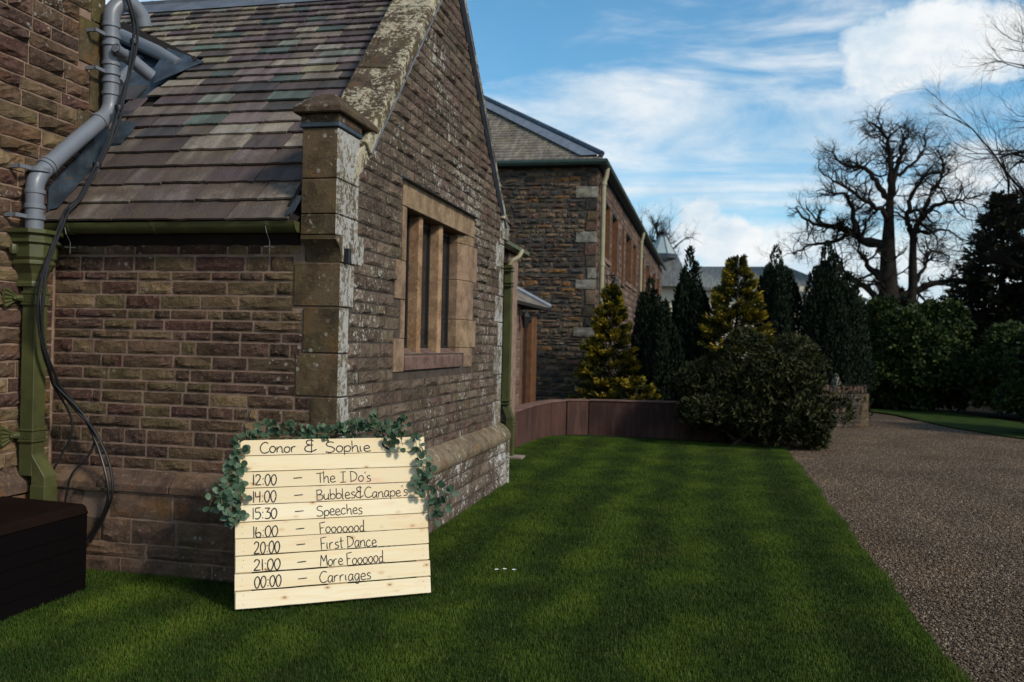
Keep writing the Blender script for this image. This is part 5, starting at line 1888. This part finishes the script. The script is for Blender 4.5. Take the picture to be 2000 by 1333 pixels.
# slates on the end slope, in rows
VV = []
FF = []
nr = 26
for r in range(nr):
    f0, f1 = r / nr, (r + 1.15) / nr
    xa, xb = BX + 0.12 - f0 * (t1 + 0.12), BX - 2 * t1 + f0 * t1
    x = xb
    yy0, yy1 = BY - 0.14 + f0 * (t1 + 0.12), BY - 0.14 + f1 * (t1 + 0.12)
    z0, z1 = zr + f0 * t1 * HS, zr + f1 * t1 * HS
    while x < xa:
        w = rng.uniform(0.2, 0.34)
        x2 = min(x + w, xa)
        b = len(VV)
        j = rng.uniform(-0.012, 0.012)
        VV += [(x + .004, yy0 + j, z0 + .055), (x2 - .004, yy0 + j, z0 + .055), (x2 - .004, yy1, z1 + .02), (x + .004, yy1, z1 + .02), (x + .004, yy0 + j, z0 + .025), (x2 - .004, yy0 + j, z0 + .025)]
        FF += [(b, b + 1, b + 2, b + 3), (b + 4, b + 5, b + 1, b)]
        x = x2
link('slates', np_mesh('slates', VV, FF, M['slateBarn']), barn, (0, 0, 0), kind='stuff')
MB().add([(BX + 0.14, BY - 0.16, zr + 0.06), (BX + 0.02, BY - 0.16, zr + 0.10), (BX - 0.35, BY - 0.14, zr + 0.10), (R1[0] - 0.32, R1[1] - 0.1, R1[2] + 0.10), (R1[0], R1[1], R1[2] + 0.16), (R1[0] + 0.1, R1[1], R1[2] + 0.08)],
         [(1, 2, 3, 4), (0, 1, 4, 5)][::1]).build('hip_flashing', M['leadl'], barn)
MB().tube([(BX + 0.10, BY - 0.14, zr + 0.12), (R1[0], R1[1], R1[2] + 0.17)], 0.06, 8).build('hip_roll', M['lead'], barn, smooth='auto')
for (a, b) in (((EX0, BY - 0.16, BZ + 0.02), (BX + 0.2, BY - 0.16, BZ + 0.0)), ((BX + 0.17, BY - 0.2, BZ), (BX + 0.17, BL, BZ))):
    MB().tube([a, b], 0.07, 8).build('gutter', simple('dark green gutter', (0.02, 0.04, 0.03), 0.5, 0.4), barn, smooth='auto')
for (y, label, z0) in ((BY + 0.22, 'cream round downpipe at the near corner of the long barn', 0.0), (28.6, 'cream round downpipe midway along the long barn', 0.5)):
    t = thing('round_downpipe', label, 'downpipe', (BX + 0.1, y, z0), 'cream downpipes on the long barn')
    MB().tube([(BX + 0.10, y, z0), (BX + 0.10, y, 5.0), (BX + 0.15, y, 5.15), (BX + 0.17, y, 5.32)], 0.052, 10).build('pipe', M['cream'], t, smooth='auto')
    for z in (1.2, 3.3, 5.0):
        MB().tube([(BX + 0.10, y, z - .03), (BX + 0.10, y, z + .03)], 0.068, 10).build('collar_band', M['cream'], t, smooth='auto')
lantern((BX + 0.2, 19.9, 2.85), 'black lantern on the long barn wall above the golden conifer', 1.8, 0.18)

# ------------------------------------------------------------------ far pale house with glass lantern
fh = thing('far_slate_house', 'far cream house with long grey slate roofs and glass roof lantern', 'building', (2, 60, 0))
MB().box(-5.2, 9.4, 60.2, 68, 0, 5.8).build('wall', M['render'], fh)
m = MB()
m.add([(-1.6, 59.8, 5.75), (9.9, 59.8, 5.0), (5.15, 63, 7.35), (-1.1, 63, 7.35), (-1.6, 59.8, 5.55), (9.9, 59.8, 4.8), (9.9, 68, 4.8)], [(0, 1, 2, 3), (4, 5, 1, 0), (1, 6, 2)])
m.build('roof', M['slateFar'], fh)
m = MB()
m.add([(-5.6, 59.5, 5.7), (-1.2, 59.5, 5.7), (-2.3, 61.5, 8.05), (-4.4, 61.5, 8.05), (-1.2, 64, 5.7), (-5.6, 64, 5.7)], [(0, 1, 2, 3), (1, 4, 2), (3, 2, 4, 5), (5, 0, 3)])
m.build('roof', M['slateFar'], fh)
wn = link('window', None, fh, (9.2, 60.2, 4))
MB().box(8.6, 9.35, 60.1, 60.19, 3.4, 4.5).build('pane', M['glass'], wn)
for x in (8.56, 9.02, 9.35):
    MB().box(x, x + .09, 60.05, 60.12, 3.35, 4.55).build('window_frame', M['whitep'], wn)
ln = link('roof_lantern', None, fh, (-3.33, 61.6, 8.0))
n = 8
lc = Vector((-3.33, 61.6, 8.0))
for k in range(n):
    a0, a1 = 2 * math.pi * (k + .5) / n, 2 * math.pi * (k + 1.5) / n
    p = [lc + Vector((1.05 * math.cos(a0), 1.05 * math.sin(a0), 0)), lc + Vector((1.05 * math.cos(a1), 1.05 * math.sin(a1), 0)),
         lc + Vector((.28 * math.cos(a1), .28 * math.sin(a1), 1.3)), lc + Vector((.28 * math.cos(a0), .28 * math.sin(a0), 1.3))]
    MB().add(p, [(0, 1, 2, 3)]).build('pane', M['lglass'], ln)
    MB().tube([p[0], p[3]], 0.045, 5).build('glazing_bar', M['lead'], ln)
MB().lathe(tuple(lc), [(0.0, 1.28), (0.32, 1.28), (0.28, 1.38), (0.0, 1.42)], 8).build('lantern_cap', M['lead'], ln)
MB().lathe(tuple(lc), [(0.08, 1.4), (0.12, 1.5), (0.2, 1.62), (0.16, 1.75), (0.06, 1.85), (0.0, 1.95)], 8).build('finial', M['blackp'], ln, smooth='auto')
MB().lathe(tuple(lc), [(1.1, -0.25), (1.12, 0.0), (1.05, 0.06)], 8).build('lantern_kerb', M['lead'], ln)

# ------------------------------------------------------------------ stone gate wall by the drive
gw = thing('gate_wall', 'short grey rubble wall with upright coping stones beside the gravel drive', 'wall', (2.8, 19.2, 0))
ga, gb_ = Vector((1.2, 17.95, 0)), Vector((3.32, 19.62, 0))
gd = (gb_ - ga)
gl = gd.length
gd.normalize()
gn = Vector((-gd.y, gd.x, 0))
m = MB()
m.obox(ga + gd * gl / 2 + gn * 0.2 + Vector((0, 0, .35)), gd, gn, (0, 0, 1), gl, 0.38, 0.72)
m.build('core', M['mortarB'], gw)
rects = fill(courses(0.0, 0.70, rng, 0.09, 0.14), lambda z_: 0.0, lambda z_: gl - 0.22, rng, 0.16, 0.34)
stones_on(rects, tuple(ga + gn * 0.008), tuple(gd), gw, M['gatestone'], 'gate', 0.025, 'stone', 100, rng, joint=0.02, n=8)
rects = [(gl - 0.22, gl, z_, z_ + 0.175) for z_ in (0, .175, .35, .525)]
stones_on(rects, tuple(ga + gn * 0.008), tuple(gd), gw, M['quoin'], 'gateq', 0.015, 'quoin', 100, rng, joint=0.012, n=4)
u = 0.0
while u < gl - 0.05:
    w = rng.uniform(0.08, 0.14)
    h = rng.uniform(0.12, 0.19)
    c = ga + gd * (u + w / 2) + gn * 0.19 + Vector((0, 0, 0.71 + h / 2))
    ln_ = rng.uniform(-0.15, 0.15)
    m = MB()
    m.obox(c, (gd + Vector((0, 0, ln_))).normalized(), gn, (Vector((0, 0, 1)) - gd * ln_).normalized(), w - 0.01, 0.36, h)
    m.build('cope_stone', M['gatestone'], gw, bevel=0.02)
    u += w
m = MB()
pk = ga + gd * (gl - 0.75) + gn * 0.2 + Vector((0, 0, 0.86))
m.lathe(tuple(pk), [(0.0, 0), (0.11, 0), (0.10, 0.1), (0.05, 0.22), (0.0, 0.28)], 6)
m.build('cope_stone', M['paleq'], gw)

# ------------------------------------------------------------------ vegetation


def leaf_cloud(P, D, size, aspect, seed, rg=None, fold=0.25, tip=None, spread=0.6, up=0.0):
    """one folded leaf (2 triangles each side of the midrib) per point, D = direction it grows in"""
    rg = rg or np.random.RandomState(seed)
    n = len(P)
    D = D + rg.normal(0, spread, (n, 3))
    D[:, 2] += up
    D /= np.linalg.norm(D, axis=1, keepdims=True) + 1e-9
    A = rg.normal(0, 1, (n, 3))
    S = np.cross(D, A)
    S /= np.linalg.norm(S, axis=1, keepdims=True) + 1e-9
    Nn = np.cross(S, D)
    L_ = (size * rg.uniform(0.7, 1.3, n))[:, None]
    W = L_ * aspect / 2
    V = np.zeros((n, 4, 3))
    V[:, 0] = P
    V[:, 1] = P + D * L_ * 0.5 + S * W + Nn * W * fold
    V[:, 2] = P + D * L_
    V[:, 3] = P + D * L_ * 0.5 - S * W + Nn * W * fold
    b = np.arange(n)[:, None] * 4
    F = np.concatenate([b + np.array([[0, 1, 2]]), b + np.array([[0, 2, 3]])], 0)
    r = np.repeat(rg.uniform(0, 1, n) ** 1.6, 4)
    t_ = np.repeat(tip, 4) if tip is not None else np.zeros(n * 4)
    return V.reshape(-1, 3), F, r, t_


def veg(name, V, F, mat, parent, r, t_, **props):
    c = (V.min(0) + V.max(0)) / 2
    me = np_mesh(name, V - c, F, mat, attrs={'rnd': r, 'tip': t_})
    return link(name, me, parent, tuple(c), **props)


def shrub(label, center, radii, nwh, lsize, mat, seed, cat='shrub', lumps=26, name='rhododendron_bush', group=None, flat=0.0, whorl=7, part='foliage', stems=True, aspect=0.30):
    """rounded bush: whorls of leaves on the skins of many small lumps"""
    rg = np.random.RandomState(seed)
    cx, cy, cz = center
    rx, ry, rz = radii
    t = thing(name, label, cat, (cx, cy, 0), group)
    # lump centres
    d = rg.normal(0, 1, (lumps, 3))
    d /= np.linalg.norm(d, axis=1, keepdims=True)
    d[:, 2] = np.where(np.arange(lumps) % 3 == 0, -0.55 * np.abs(d[:, 2]), d[:, 2])
    d[:, 2] = np.where(d[:, 2] < -0.3, np.abs(d[:, 2]), d[:, 2])
    q = rg.uniform(0.55, 0.86, (lumps, 1))
    LC = d * q * np.array([rx, ry, rz]) + np.array([cx, cy, cz])
    lowm = np.arange(lumps) % 3 == 1
    LC[lowm, 2] = rg.uniform(0.15, 0.55, lowm.sum()) * min(1.0, rz)
    LC[lowm, 0] = cx + (LC[lowm, 0] - cx) * 0.80
    LC[lowm, 1] = cy + (LC[lowm, 1] - cy) * 0.55
    LR = rg.uniform(0.20, 0.40, lumps) * min(rx, rz, ry)
    k = rg.randint(0, lumps, nwh)
    n_ = rg.normal(0, 1, (nwh, 3))
    n_ /= np.linalg.norm(n_, axis=1, keepdims=True)
    n_[:, 2] = np.where(n_[:, 2] < -0.35, -n_[:, 2], n_[:, 2])
    P = LC[k] + n_ * LR[k][:, None] * rg.uniform(0.75, 1.05, (nwh, 1))
    P[:, 2] = np.maximum(P[:, 2], 0.03)
    # whorl leaves
    Pw = np.repeat(P, whorl, 0)
    Nw = np.repeat(n_, whorl, 0)
    Nw[:, 2] += 0.35
    V, F, r, t_ = leaf_cloud(Pw, Nw * 0.7, lsize, aspect, seed, rg, 0.3, None, 0.75)
    kr = rg.uniform(0, 1, nwh) ** 1.4
    r = np.clip(np.repeat(kr, whorl * 4) * 0.8 + r * 0.3, 0, 1)
    veg(part, V, F, M[mat], t, r, t_)
    if stems:
        m = MB()
        for i in range(14):
            a = LC[rg.randint(lumps)]
            b = Vector((cx + rg.uniform(-.35, .35) * rx, cy + rg.uniform(-.3, .3) * ry, -0.02))
            mid = (b + Vector(a)) / 2 + Vector((rg.uniform(-.1, .1) * rx, 0, -0.12 * rz))
            m.tube(catmull([b, mid, Vector(a)], 4), [0.035 - 0.0025 * j for j in range(9)], 6)
        m.build('stem', M['barkg'], t)
    return t


shrub('broad dull green rhododendron bush in front of the retaining wall beside the drive', (0.78, 15.0, 0.62), (1.42, 1.0, 1.18), 9500, 0.10, 'rhodo', 21, lumps=80)
# skirts of the same bush reach right over the gravel
shrub('low rhododendron skirt spreading over the gravel edge', (1.50, 14.95, 0.30), (0.60, 0.6, 0.50), 1900, 0.10, 'rhodo', 22, lumps=18, stems=False)


def columnar(label, x, y, h, r, seed, n=9000, mat='yew', group='dark columnar yews behind the retaining wall', tops=3, z0=0.1):
    rg = np.random.RandomState(seed)
    t = thing('columnar_yew', label, 'tree', (x, y, 0), group)
    # several upright plumes
    n = int(n * 1.6)
    k = 16
    ang = rg.uniform(0, 6.28, k)
    rr = r * np.sqrt(rg.uniform(0.02, 0.75, k))
    px, py = rr * np.cos(ang), rr * np.sin(ang)
    ph = h * (1 - 0.30 * (rr / r) ** 1.5) * rg.uniform(0.88, 1.0, k)
    ph[0] = h
    px[0] = py[0] = 0
    pr = r * rg.uniform(0.34, 0.5, k)
    i = rg.randint(0, k, n)
    u = rg.uniform(0, 1, n) ** 0.8
    prof = np.clip(np.sin(np.pi * np.clip(u * 0.86 + 0.14, 0, 1)) ** 0.5, 0.05, 1) * (1 - 0.22 * u)
    a = rg.uniform(0, 6.28, n)
    q = rg.uniform(0.75, 1.08, n)
    P = np.stack([x + px[i] * (1 - 0.25 * u) + pr[i] * prof * q * np.cos(a), y + py[i] * (1 - .25 * u) + pr[i] * prof * q * np.sin(a), z0 + u * (ph[i] - z0)], 1)
    D = np.stack([np.cos(a) * 0.35, np.sin(a) * 0.35, np.ones(n)], 1)
    V, F, r_, t_ = leaf_cloud(P, D, 0.095, 0.32, seed, rg, 0.2, None, 0.30)
    veg('crown', V, F, M[mat], t, r_, t_)
    MB().tube([(x, y, -0.02), (x, y, h * 0.6)], [0.09, 0.03], 7).build('trunk', M['bark'], t)


columnar('dark columnar yew against the barn left of the tallest columns', -1.14, 17.1, 2.90, 0.45, 31, 9000)
columnar('short dark yew tucked between the two golden conifers', -0.84, 16.9, 2.45, 0.42, 32, 9000)
columnar('dark columnar yew immediately left of the taller golden conifer', -0.40, 17.2, 3.50, 0.46, 33, 13000)
columnar('dark columnar yew immediately right of the taller golden conifer', 1.40, 20.0, 3.85, 0.66, 34, 14000)
columnar('broad dark yew rightmost of the columns beside the bare oak', 2.48, 20.0, 3.90, 0.88, 35, 22000)


def golden(label, x, y, h, r, seed, z0=0.25, nb=110):
    rg = np.random.RandomState(seed)
    t = thing('golden_cypress', label, 'tree', (x, y, 0), 'golden conifers behind the retaining wall')
    Ps, Ds, Ts = [], [], []
    m = MB()
    for b in range(nb):
        f = (b + rg.uniform(0, 1)) / nb
        z = z0 + f * (h - z0) * 0.97
        ln = r * (1.02 - f) ** 0.72 * rg.uniform(0.7, 1.12) + 0.05
        a = rg.uniform(0, 6.28)
        c = np.array([x, y, z])
        d = np.array([math.cos(a), math.sin(a), 0.12])
        if b % 3 == 0:
            m.tube([tuple(c), tuple(c + d * ln * 0.8)], [0.012, 0.004], 4)
        n = int(90 + 260 * ln)
        s = rg.uniform(0.25, 1, n) ** 0.7
        lat = np.array([-math.sin(a), math.cos(a), 0])
        wv = 0.30 * ln * (1.1 - s * 0.7)
        off = rg.uniform(-1, 1, n)
        P = c + d * (s * ln)[:, None] + lat * (off * wv)[:, None]
        P[:, 2] += 0.16 * ln * s ** 2 + rg.normal(0, 0.022, n)
        Ps.append(P)
        Ds.append(np.tile(d + np.array([0, 0, 0.4]), (n, 1)) + lat * off[:, None] * 0.7)
        Ts.append(np.clip((s - 0.62) / 0.38, 0, 1) ** 1.3 * rg.uniform(0.1, 1.0) * rg.uniform(0.3, 1.0, n))
    P, D, T = np.vstack(Ps), np.vstack(Ds), np.concatenate(Ts)
    V, F, r_, t_ = leaf_cloud(P, D, 0.075, 0.35, seed, rg, 0.2, T, 0.35)
    veg('crown', V, F, M['gold'], t, r_, t_)
    m.tube([(x, y, -0.02), (x, y, h * 0.85)], [0.07, 0.015], 7)
    m.build('trunk', M['barkg'], t)


golden('golden conifer left of the dark yews, standing against the barn corner', -1.88, 17.0, 2.80, 0.72, 41, nb=170)
golden('taller golden conifer between two dark yews above the rhododendron', 0.50, 17.0, 3.38, 0.92, 42, nb=210)
golden('low spreading golden juniper just above the retaining wall', -1.30, 16.2, 0.98, 0.52, 43, z0=0.5, nb=30)

shrub('wide dark laurel mass across the drive below the bare oak', (5.3, 26.4, 1.15), (2.4, 1.7, 2.05), 14000, 0.16, 'rhodo2', 51, lumps=95, stems=False, name='laurel_bush', group='laurel bushes across the drive', aspect=0.42)
shrub('dark laurel bush behind the right end of the verge', (8.6, 24.4, 1.1), (2.2, 1.6, 1.55), 11000, 0.16, 'rhodo2', 52, lumps=75, stems=False, name='laurel_bush', group='laurel bushes across the drive', aspect=0.42)
shrub('nearest laurel bush at the right edge of the drive', (7.0, 19.3, 0.9), (1.3, 1.2, 1.60), 8500, 0.12, 'rhodo2', 53, lumps=60, stems=False, name='laurel_bush', group='laurel bushes across the drive', aspect=0.42)
shrub('dark laurel between the gate wall and the verge', (3.9, 28.5, 1.1), (1.6, 1.5, 1.6), 5500, 0.16, 'rhodo2', 54, lumps=40, stems=False, name='laurel_bush', group='laurel bushes across the drive', aspect=0.42)

# ---- bare trees


class Tw:
    def __init__(s):
        s.V = []
        s.F = []
        s.n = 0

    def seg(s, pts, rs, sides):
        P = np.array(pts)
        n = len(P)
        T = np.gradient(P, axis=0)
        T /= np.linalg.norm(T, axis=1, keepdims=True) + 1e-9
        ref = np.array([0.31, 0.2, 0.93])
        U = np.cross(T, ref)
        U /= np.linalg.norm(U, axis=1, keepdims=True) + 1e-9
        W = np.cross(T, U)
        a = np.arange(sides) * 2 * np.pi / sides
        R_ = np.array(rs)[:, None, None]
        ring = P[:, None] + (U[:, None] * np.cos(a)[None, :, None] + W[:, None] * np.sin(a)[None, :, None]) * R_
        s.V.append(ring.reshape(-1, 3))
        i = np.arange(n - 1)[:, None] * sides
        k = np.arange(sides)[None]
        k2 = (k + 1) % sides
        F = np.stack([i + k, i + k2, i + sides + k2, i + sides + k], -1).reshape(-1, 4) + s.n
        s.F.append(F)
        s.n += n * sides


def grow(tw, rg, p, d, ln, r, depth, gnarl=0.5, upb=0.12, kids=(3, 5), spread=0.9):
    n = 5 if depth > 0 else 4
    pts = [p]
    dirs = [d]
    for i in range(n):
        d = d + rg.normal(0, gnarl * 0.5, 3)
        d[2] += upb
        d /= np.linalg.norm(d)
        p = p + d * ln / n
        pts.append(p)
        dirs.append(d)
    rs = np.linspace(r, r * 0.5, n + 1)
    tw.seg(pts, rs, 5 if depth > 1 else 3)
    if depth <= 0:
        return
    for c in range(rg.randint(kids[0], kids[1] + 1)):
        i = rg.randint(1, n + 1)
        nd = dirs[i] + rg.normal(0, spread * 0.62, 3)
        nd /= np.linalg.norm(nd)
        grow(tw, rg, pts[i], nd, ln * rg.uniform(0.48, 0.78), rs[i] * 0.60, depth - 1, gnarl, upb, kids, spread)


def limb(tw, rg, pts, r0, r1, Y, depth=3, dens=1.0, klen=2.0, ysp=1.0, **kw):
    sgn = rg.uniform(-1, 1) * ysp
    L3 = [np.array([x, Y + sgn * (i / len(pts)) * 3.0, z]) for i, (x, z) in enumerate(pts)]
    c = [np.array(q) for q in catmull([tuple(q) for q in L3], 5)]
    c = [q + rg.normal(0, 0.05, 3) for q in c]
    rs = np.linspace(r0, r1, len(c))
    tw.seg(c, rs, 7)
    m_ = int(len(c) * 0.75 * dens)
    for j in range(m_):
        i = rg.randint(int(len(c) * 0.25), len(c))
        t = c[min(i + 1, len(c) - 1)] - c[max(i - 1, 0)]
        t /= np.linalg.norm(t) + 1e-9
        nd = t * 0.6 + rg.normal(0, 0.75, 3)
        nd[2] += 0.15
        nd /= np.linalg.norm(nd)
        grow(tw, rg, c[i], nd, klen * rg.uniform(0.5, 1.25), min(rs[i] * 0.55, 0.11), depth - 1, **kw)
    grow(tw, rg, c[-1], (c[-1] - c[-2]) / (np.linalg.norm(c[-1] - c[-2]) + 1e-9), klen * 0.9, rs[-1], depth - 1, **kw)


oak = thing('bare_oak', 'large bare gnarled oak standing against the sky at the right', 'tree', (11.2, 60, 0))
rg = np.random.RandomState(8)
tw = Tw()
kw = dict(gnarl=0.66, upb=0.03, kids=(3, 4), spread=1.1)
OK_ = [([(11.0, 8.3), (9.9, 8.75), (9.08, 9.29), (8.13, 9.8), (6.86, 9.98), (5.72, 10.66)], .34, .09), ([(9.08, 9.29), (8.8, 10.79), (8.25, 11.64), (7.4, 11.65)], .2, .07),
       ([(10.9, 6.3), (9.9, 7.2), (9.35, 8.46)], .26, .08), ([(11.15, 11.2), (10.42, 12.43), (9.62, 13.44), (8.52, 13.63), (7.72, 14.15)], .22, .06),
       ([(11.14, 11.5), (11.63, 13.73), (11.91, 15.04), (12.2, 15.68)], .2, .06), ([(11.2, 12.6), (10.99, 15.06), (10.35, 16.07), (9.87, 16.4)], .16, .05),
       ([(12.6, 8.6), (12.78, 9.76), (13.51, 10.74), (14.56, 11.05), (15.4, 11.2)], .24, .07), ([(12.57, 9.11), (12.16, 10.1), (12.43, 11.74), (13.02, 12.71), (13.92, 13.02)], .2, .06),
       ([(13.07, 10.09), (13.59, 11.72), (14.17, 12.69), (14.36, 13.66), (14.04, 14.65)], .17, .05), ([(11.5, 4.83), (13.16, 5.67), (14.66, 6.17), (16.14, 6.34)], .3, .1),
       ([(10.88, 4.66), (9.78, 5.8), (8.83, 6.46), (8.17, 7.8)], .24, .07), ([(9.08, 9.29), (7.68, 8.8), (6.57, 8.64), (5.45, 8.13)], .16, .06),
       ([(11.09, 9.78), (10.61, 10.77), (9.67, 11.12), (8.4, 12.13), (7.12, 12.83)], .2, .06), ([(12.8, 6.0), (13.43, 7.3), (13.78, 8.12), (14.92, 7.96)], .14, .06),
       ([(11.13, 11.1), (11.3, 13.0), (11.31, 14.39), (10.96, 15.9)], .22, .06), ([(12.7, 9.5), (13.4, 9.3), (14.8, 9.6), (15.7, 9.2)], .13, .05), ([(11.3, 12.8), (12.4, 13.6), (13.2, 14.6), (13.3, 15.4)], .13, .05)]
for pts_, r0, r1 in OK_:
    limb(tw, rg, pts_, r0 * 1.0, r1 * 0.8, 60, 5, 1.15, 1.5, 0.8, **kw)
for q in range(8):
    zz = rg.uniform(3.0, 9.0)
    a_ = rg.uniform(0, 6.28)
    grow(tw, rg, np.array([11.15 + 0.45 * math.cos(a_), 60 + 0.45 * math.sin(a_), zz]), np.array([math.cos(a_), math.sin(a_), 0.35]) / 1.06, rg.uniform(0.8, 2.0), 0.07, 3, 0.6, 0.05, (3, 4), 1.1)
V = np.vstack(tw.V)
F = np.vstack(tw.F)
c = (V.min(0) + V.max(0)) / 2
link('crown', np_mesh('crown', V - c, F, M['bark'], True), oak, tuple(c))
print('oak', len(F))
m = MB()
m.tube([(11.3, 60, -0.2), (11.22, 60, 3), (11.18, 60, 5.5), (11.1, 60, 8.2), (11.13, 60, 10.2), (11.2, 60, 12.8)], [1.35, .80, .60, .44, .30, .14], 12)
m.tube([(12.3, 60, 3.4), (12.65, 60, 5.83), (12.6, 60, 7.5), (12.6, 60, 9.3)], [.45, .29, .25, .19], 9)
m.build('trunk', M['bark'], oak, smooth='auto')


def bare(label, x, y, h, reach, seed, lean=(0, 0), r0=0.3, n=9, fork=0.3, klen=None, depth=4, **kw_):
    rg = np.random.RandomState(seed)
    t = thing('bare_tree', label, 'tree', (x, y, 0))
    tw = Tw()
    top = np.array([x + lean[0], y + lean[1], h * 0.75])
    base = np.array([x, y, -0.1])
    pts_ = [base + (top - base) * f + rg.normal(0, 0.12, 3) * (0 < f < 1) for f in np.linspace(0, 1, 7)]
    MB().tube([tuple(q) for q in pts_], list(np.linspace(r0, r0 * 0.35, 7)), 9).build('trunk', M['bark'], t, smooth='auto')
    for i in range(n):
        f = fork + (1 - fork) * i / n
        p = base + (top - base) * f
        a = 2.4 * i + rg.uniform(-.4, .4)
        d = np.array([math.cos(a), math.sin(a), 0.7 + 0.5 * f])
        d /= np.linalg.norm(d)
        grow(tw, rg, p, d, reach * (1.15 - 0.5 * f), r0 * 0.42, depth, **kw_)
    V = np.vstack(tw.V)
    F = np.vstack(tw.F)
    c = (V.min(0) + V.max(0)) / 2
    link('crown', np_mesh('crown', V - c, F, M['bark'], True), t, tuple(c))


bare('fine twigged bare tree reaching in at the top right corner', 11.6, 29, 14.0, 4.0, 61, (0, 0), 0.30, 18, 0.25, depth=5, gnarl=0.35, upb=0.06, kids=(4, 5), spread=0.75)
bare('small distant bare tree behind the glass lantern', -5.0, 75, 14.5, 3.7, 62, (0.8, 0), 0.35, 13, 0.4, depth=5, gnarl=0.5, upb=0.05, kids=(3, 4), spread=0.9)


def bigconifer(label, x, y, h, r, seed, nb=150, mat='conif', size=0.22, z0=1.0):
    rg = np.random.RandomState(seed)
    t = thing('conifer_tree', label, 'tree', (x, y, 0), 'dark trees at the right edge')
    Ps, Ds = [], []
    m = MB()
    for b in range(nb):
        f = (b + rg.uniform(0, 1)) / nb
        z = z0 + f * (h - z0) * 0.97
        ln = r * (1.03 - f) ** 0.8 * rg.uniform(0.55, 1.15) + 0.15
        a = rg.uniform(0, 6.28)
        c = np.array([x, y, z])
        d = np.array([math.cos(a), math.sin(a), 0.25 * f])
        m.tube([tuple(c), tuple(c + d * ln * 0.85)], [0.035, 0.01], 4)
        n = int(22 + 60 * ln)
        s = rg.uniform(0.2, 1, n) ** 0.8
        lat = np.array([-math.sin(a), math.cos(a), 0])
        off = rg.uniform(-1, 1, n)
        P = c + d * (s * ln)[:, None] + lat * (off * 0.22 * ln * (1.2 - s))[:, None]
        P[:, 2] += rg.normal(0, 0.07, n) - 0.1 * ln * s
        Ps.append(P)
        Ds.append(np.tile(d, (n, 1)))
    P, D = np.vstack(Ps), np.vstack(Ds)
    V, F, r_, t_ = leaf_cloud(P, D, size, 0.4, seed, rg, 0.2, None, 0.6)
    veg('crown', V, F, M[mat], t, r_, t_)
    m.tube([(x, y, -0.05), (x, y, h * 0.9)], [0.22, 0.04], 8)
    m.build('trunk', M['bark'], t)


bigconifer('tall dark conifer at the right edge behind the laurels', 10.4, 35, 7.6, 2.6, 71, 230)
bigconifer('second dark conifer leaving the frame at the right edge', 12.8, 33, 7.0, 2.4, 72, 150)
bigconifer('lower russet tinged tree between the oak and the conifer', 13.2, 42, 4.8, 2.6, 73, 110, 'russet', 0.2, 0.5)
bigconifer('dark conifer low behind the laurels under the oak', 8.6, 44, 4.2, 2.2, 74, 110, 'conif', 0.25, 0.4)
bigconifer('russet leaved young tree left of the oak trunk', 12.0, 62, 5.8, 3.2, 75, 110, 'russet', 0.3, 0.6)

# far belt of woodland along the horizon
rg = np.random.RandomState(90)
n = 26000
x = rg.uniform(-70, 90, n)
top = 4.2 + 1.6 * np.sin(x * 0.35) + 1.2 * np.sin(x * 0.93 + 2)
P = np.stack([x, rg.uniform(92, 98, n), rg.uniform(0, 1, n) ** 0.8 * top], 1)
V, F, r_, t_ = leaf_cloud(P, rg.normal(0, 1, (n, 3)), 0.9, 0.5, 91, rg)
o = veg('distant_woodland', V, F, M['conif'], None, r_, t_, kind='stuff', label='dark belt of distant woodland along the horizon', category='woodland')
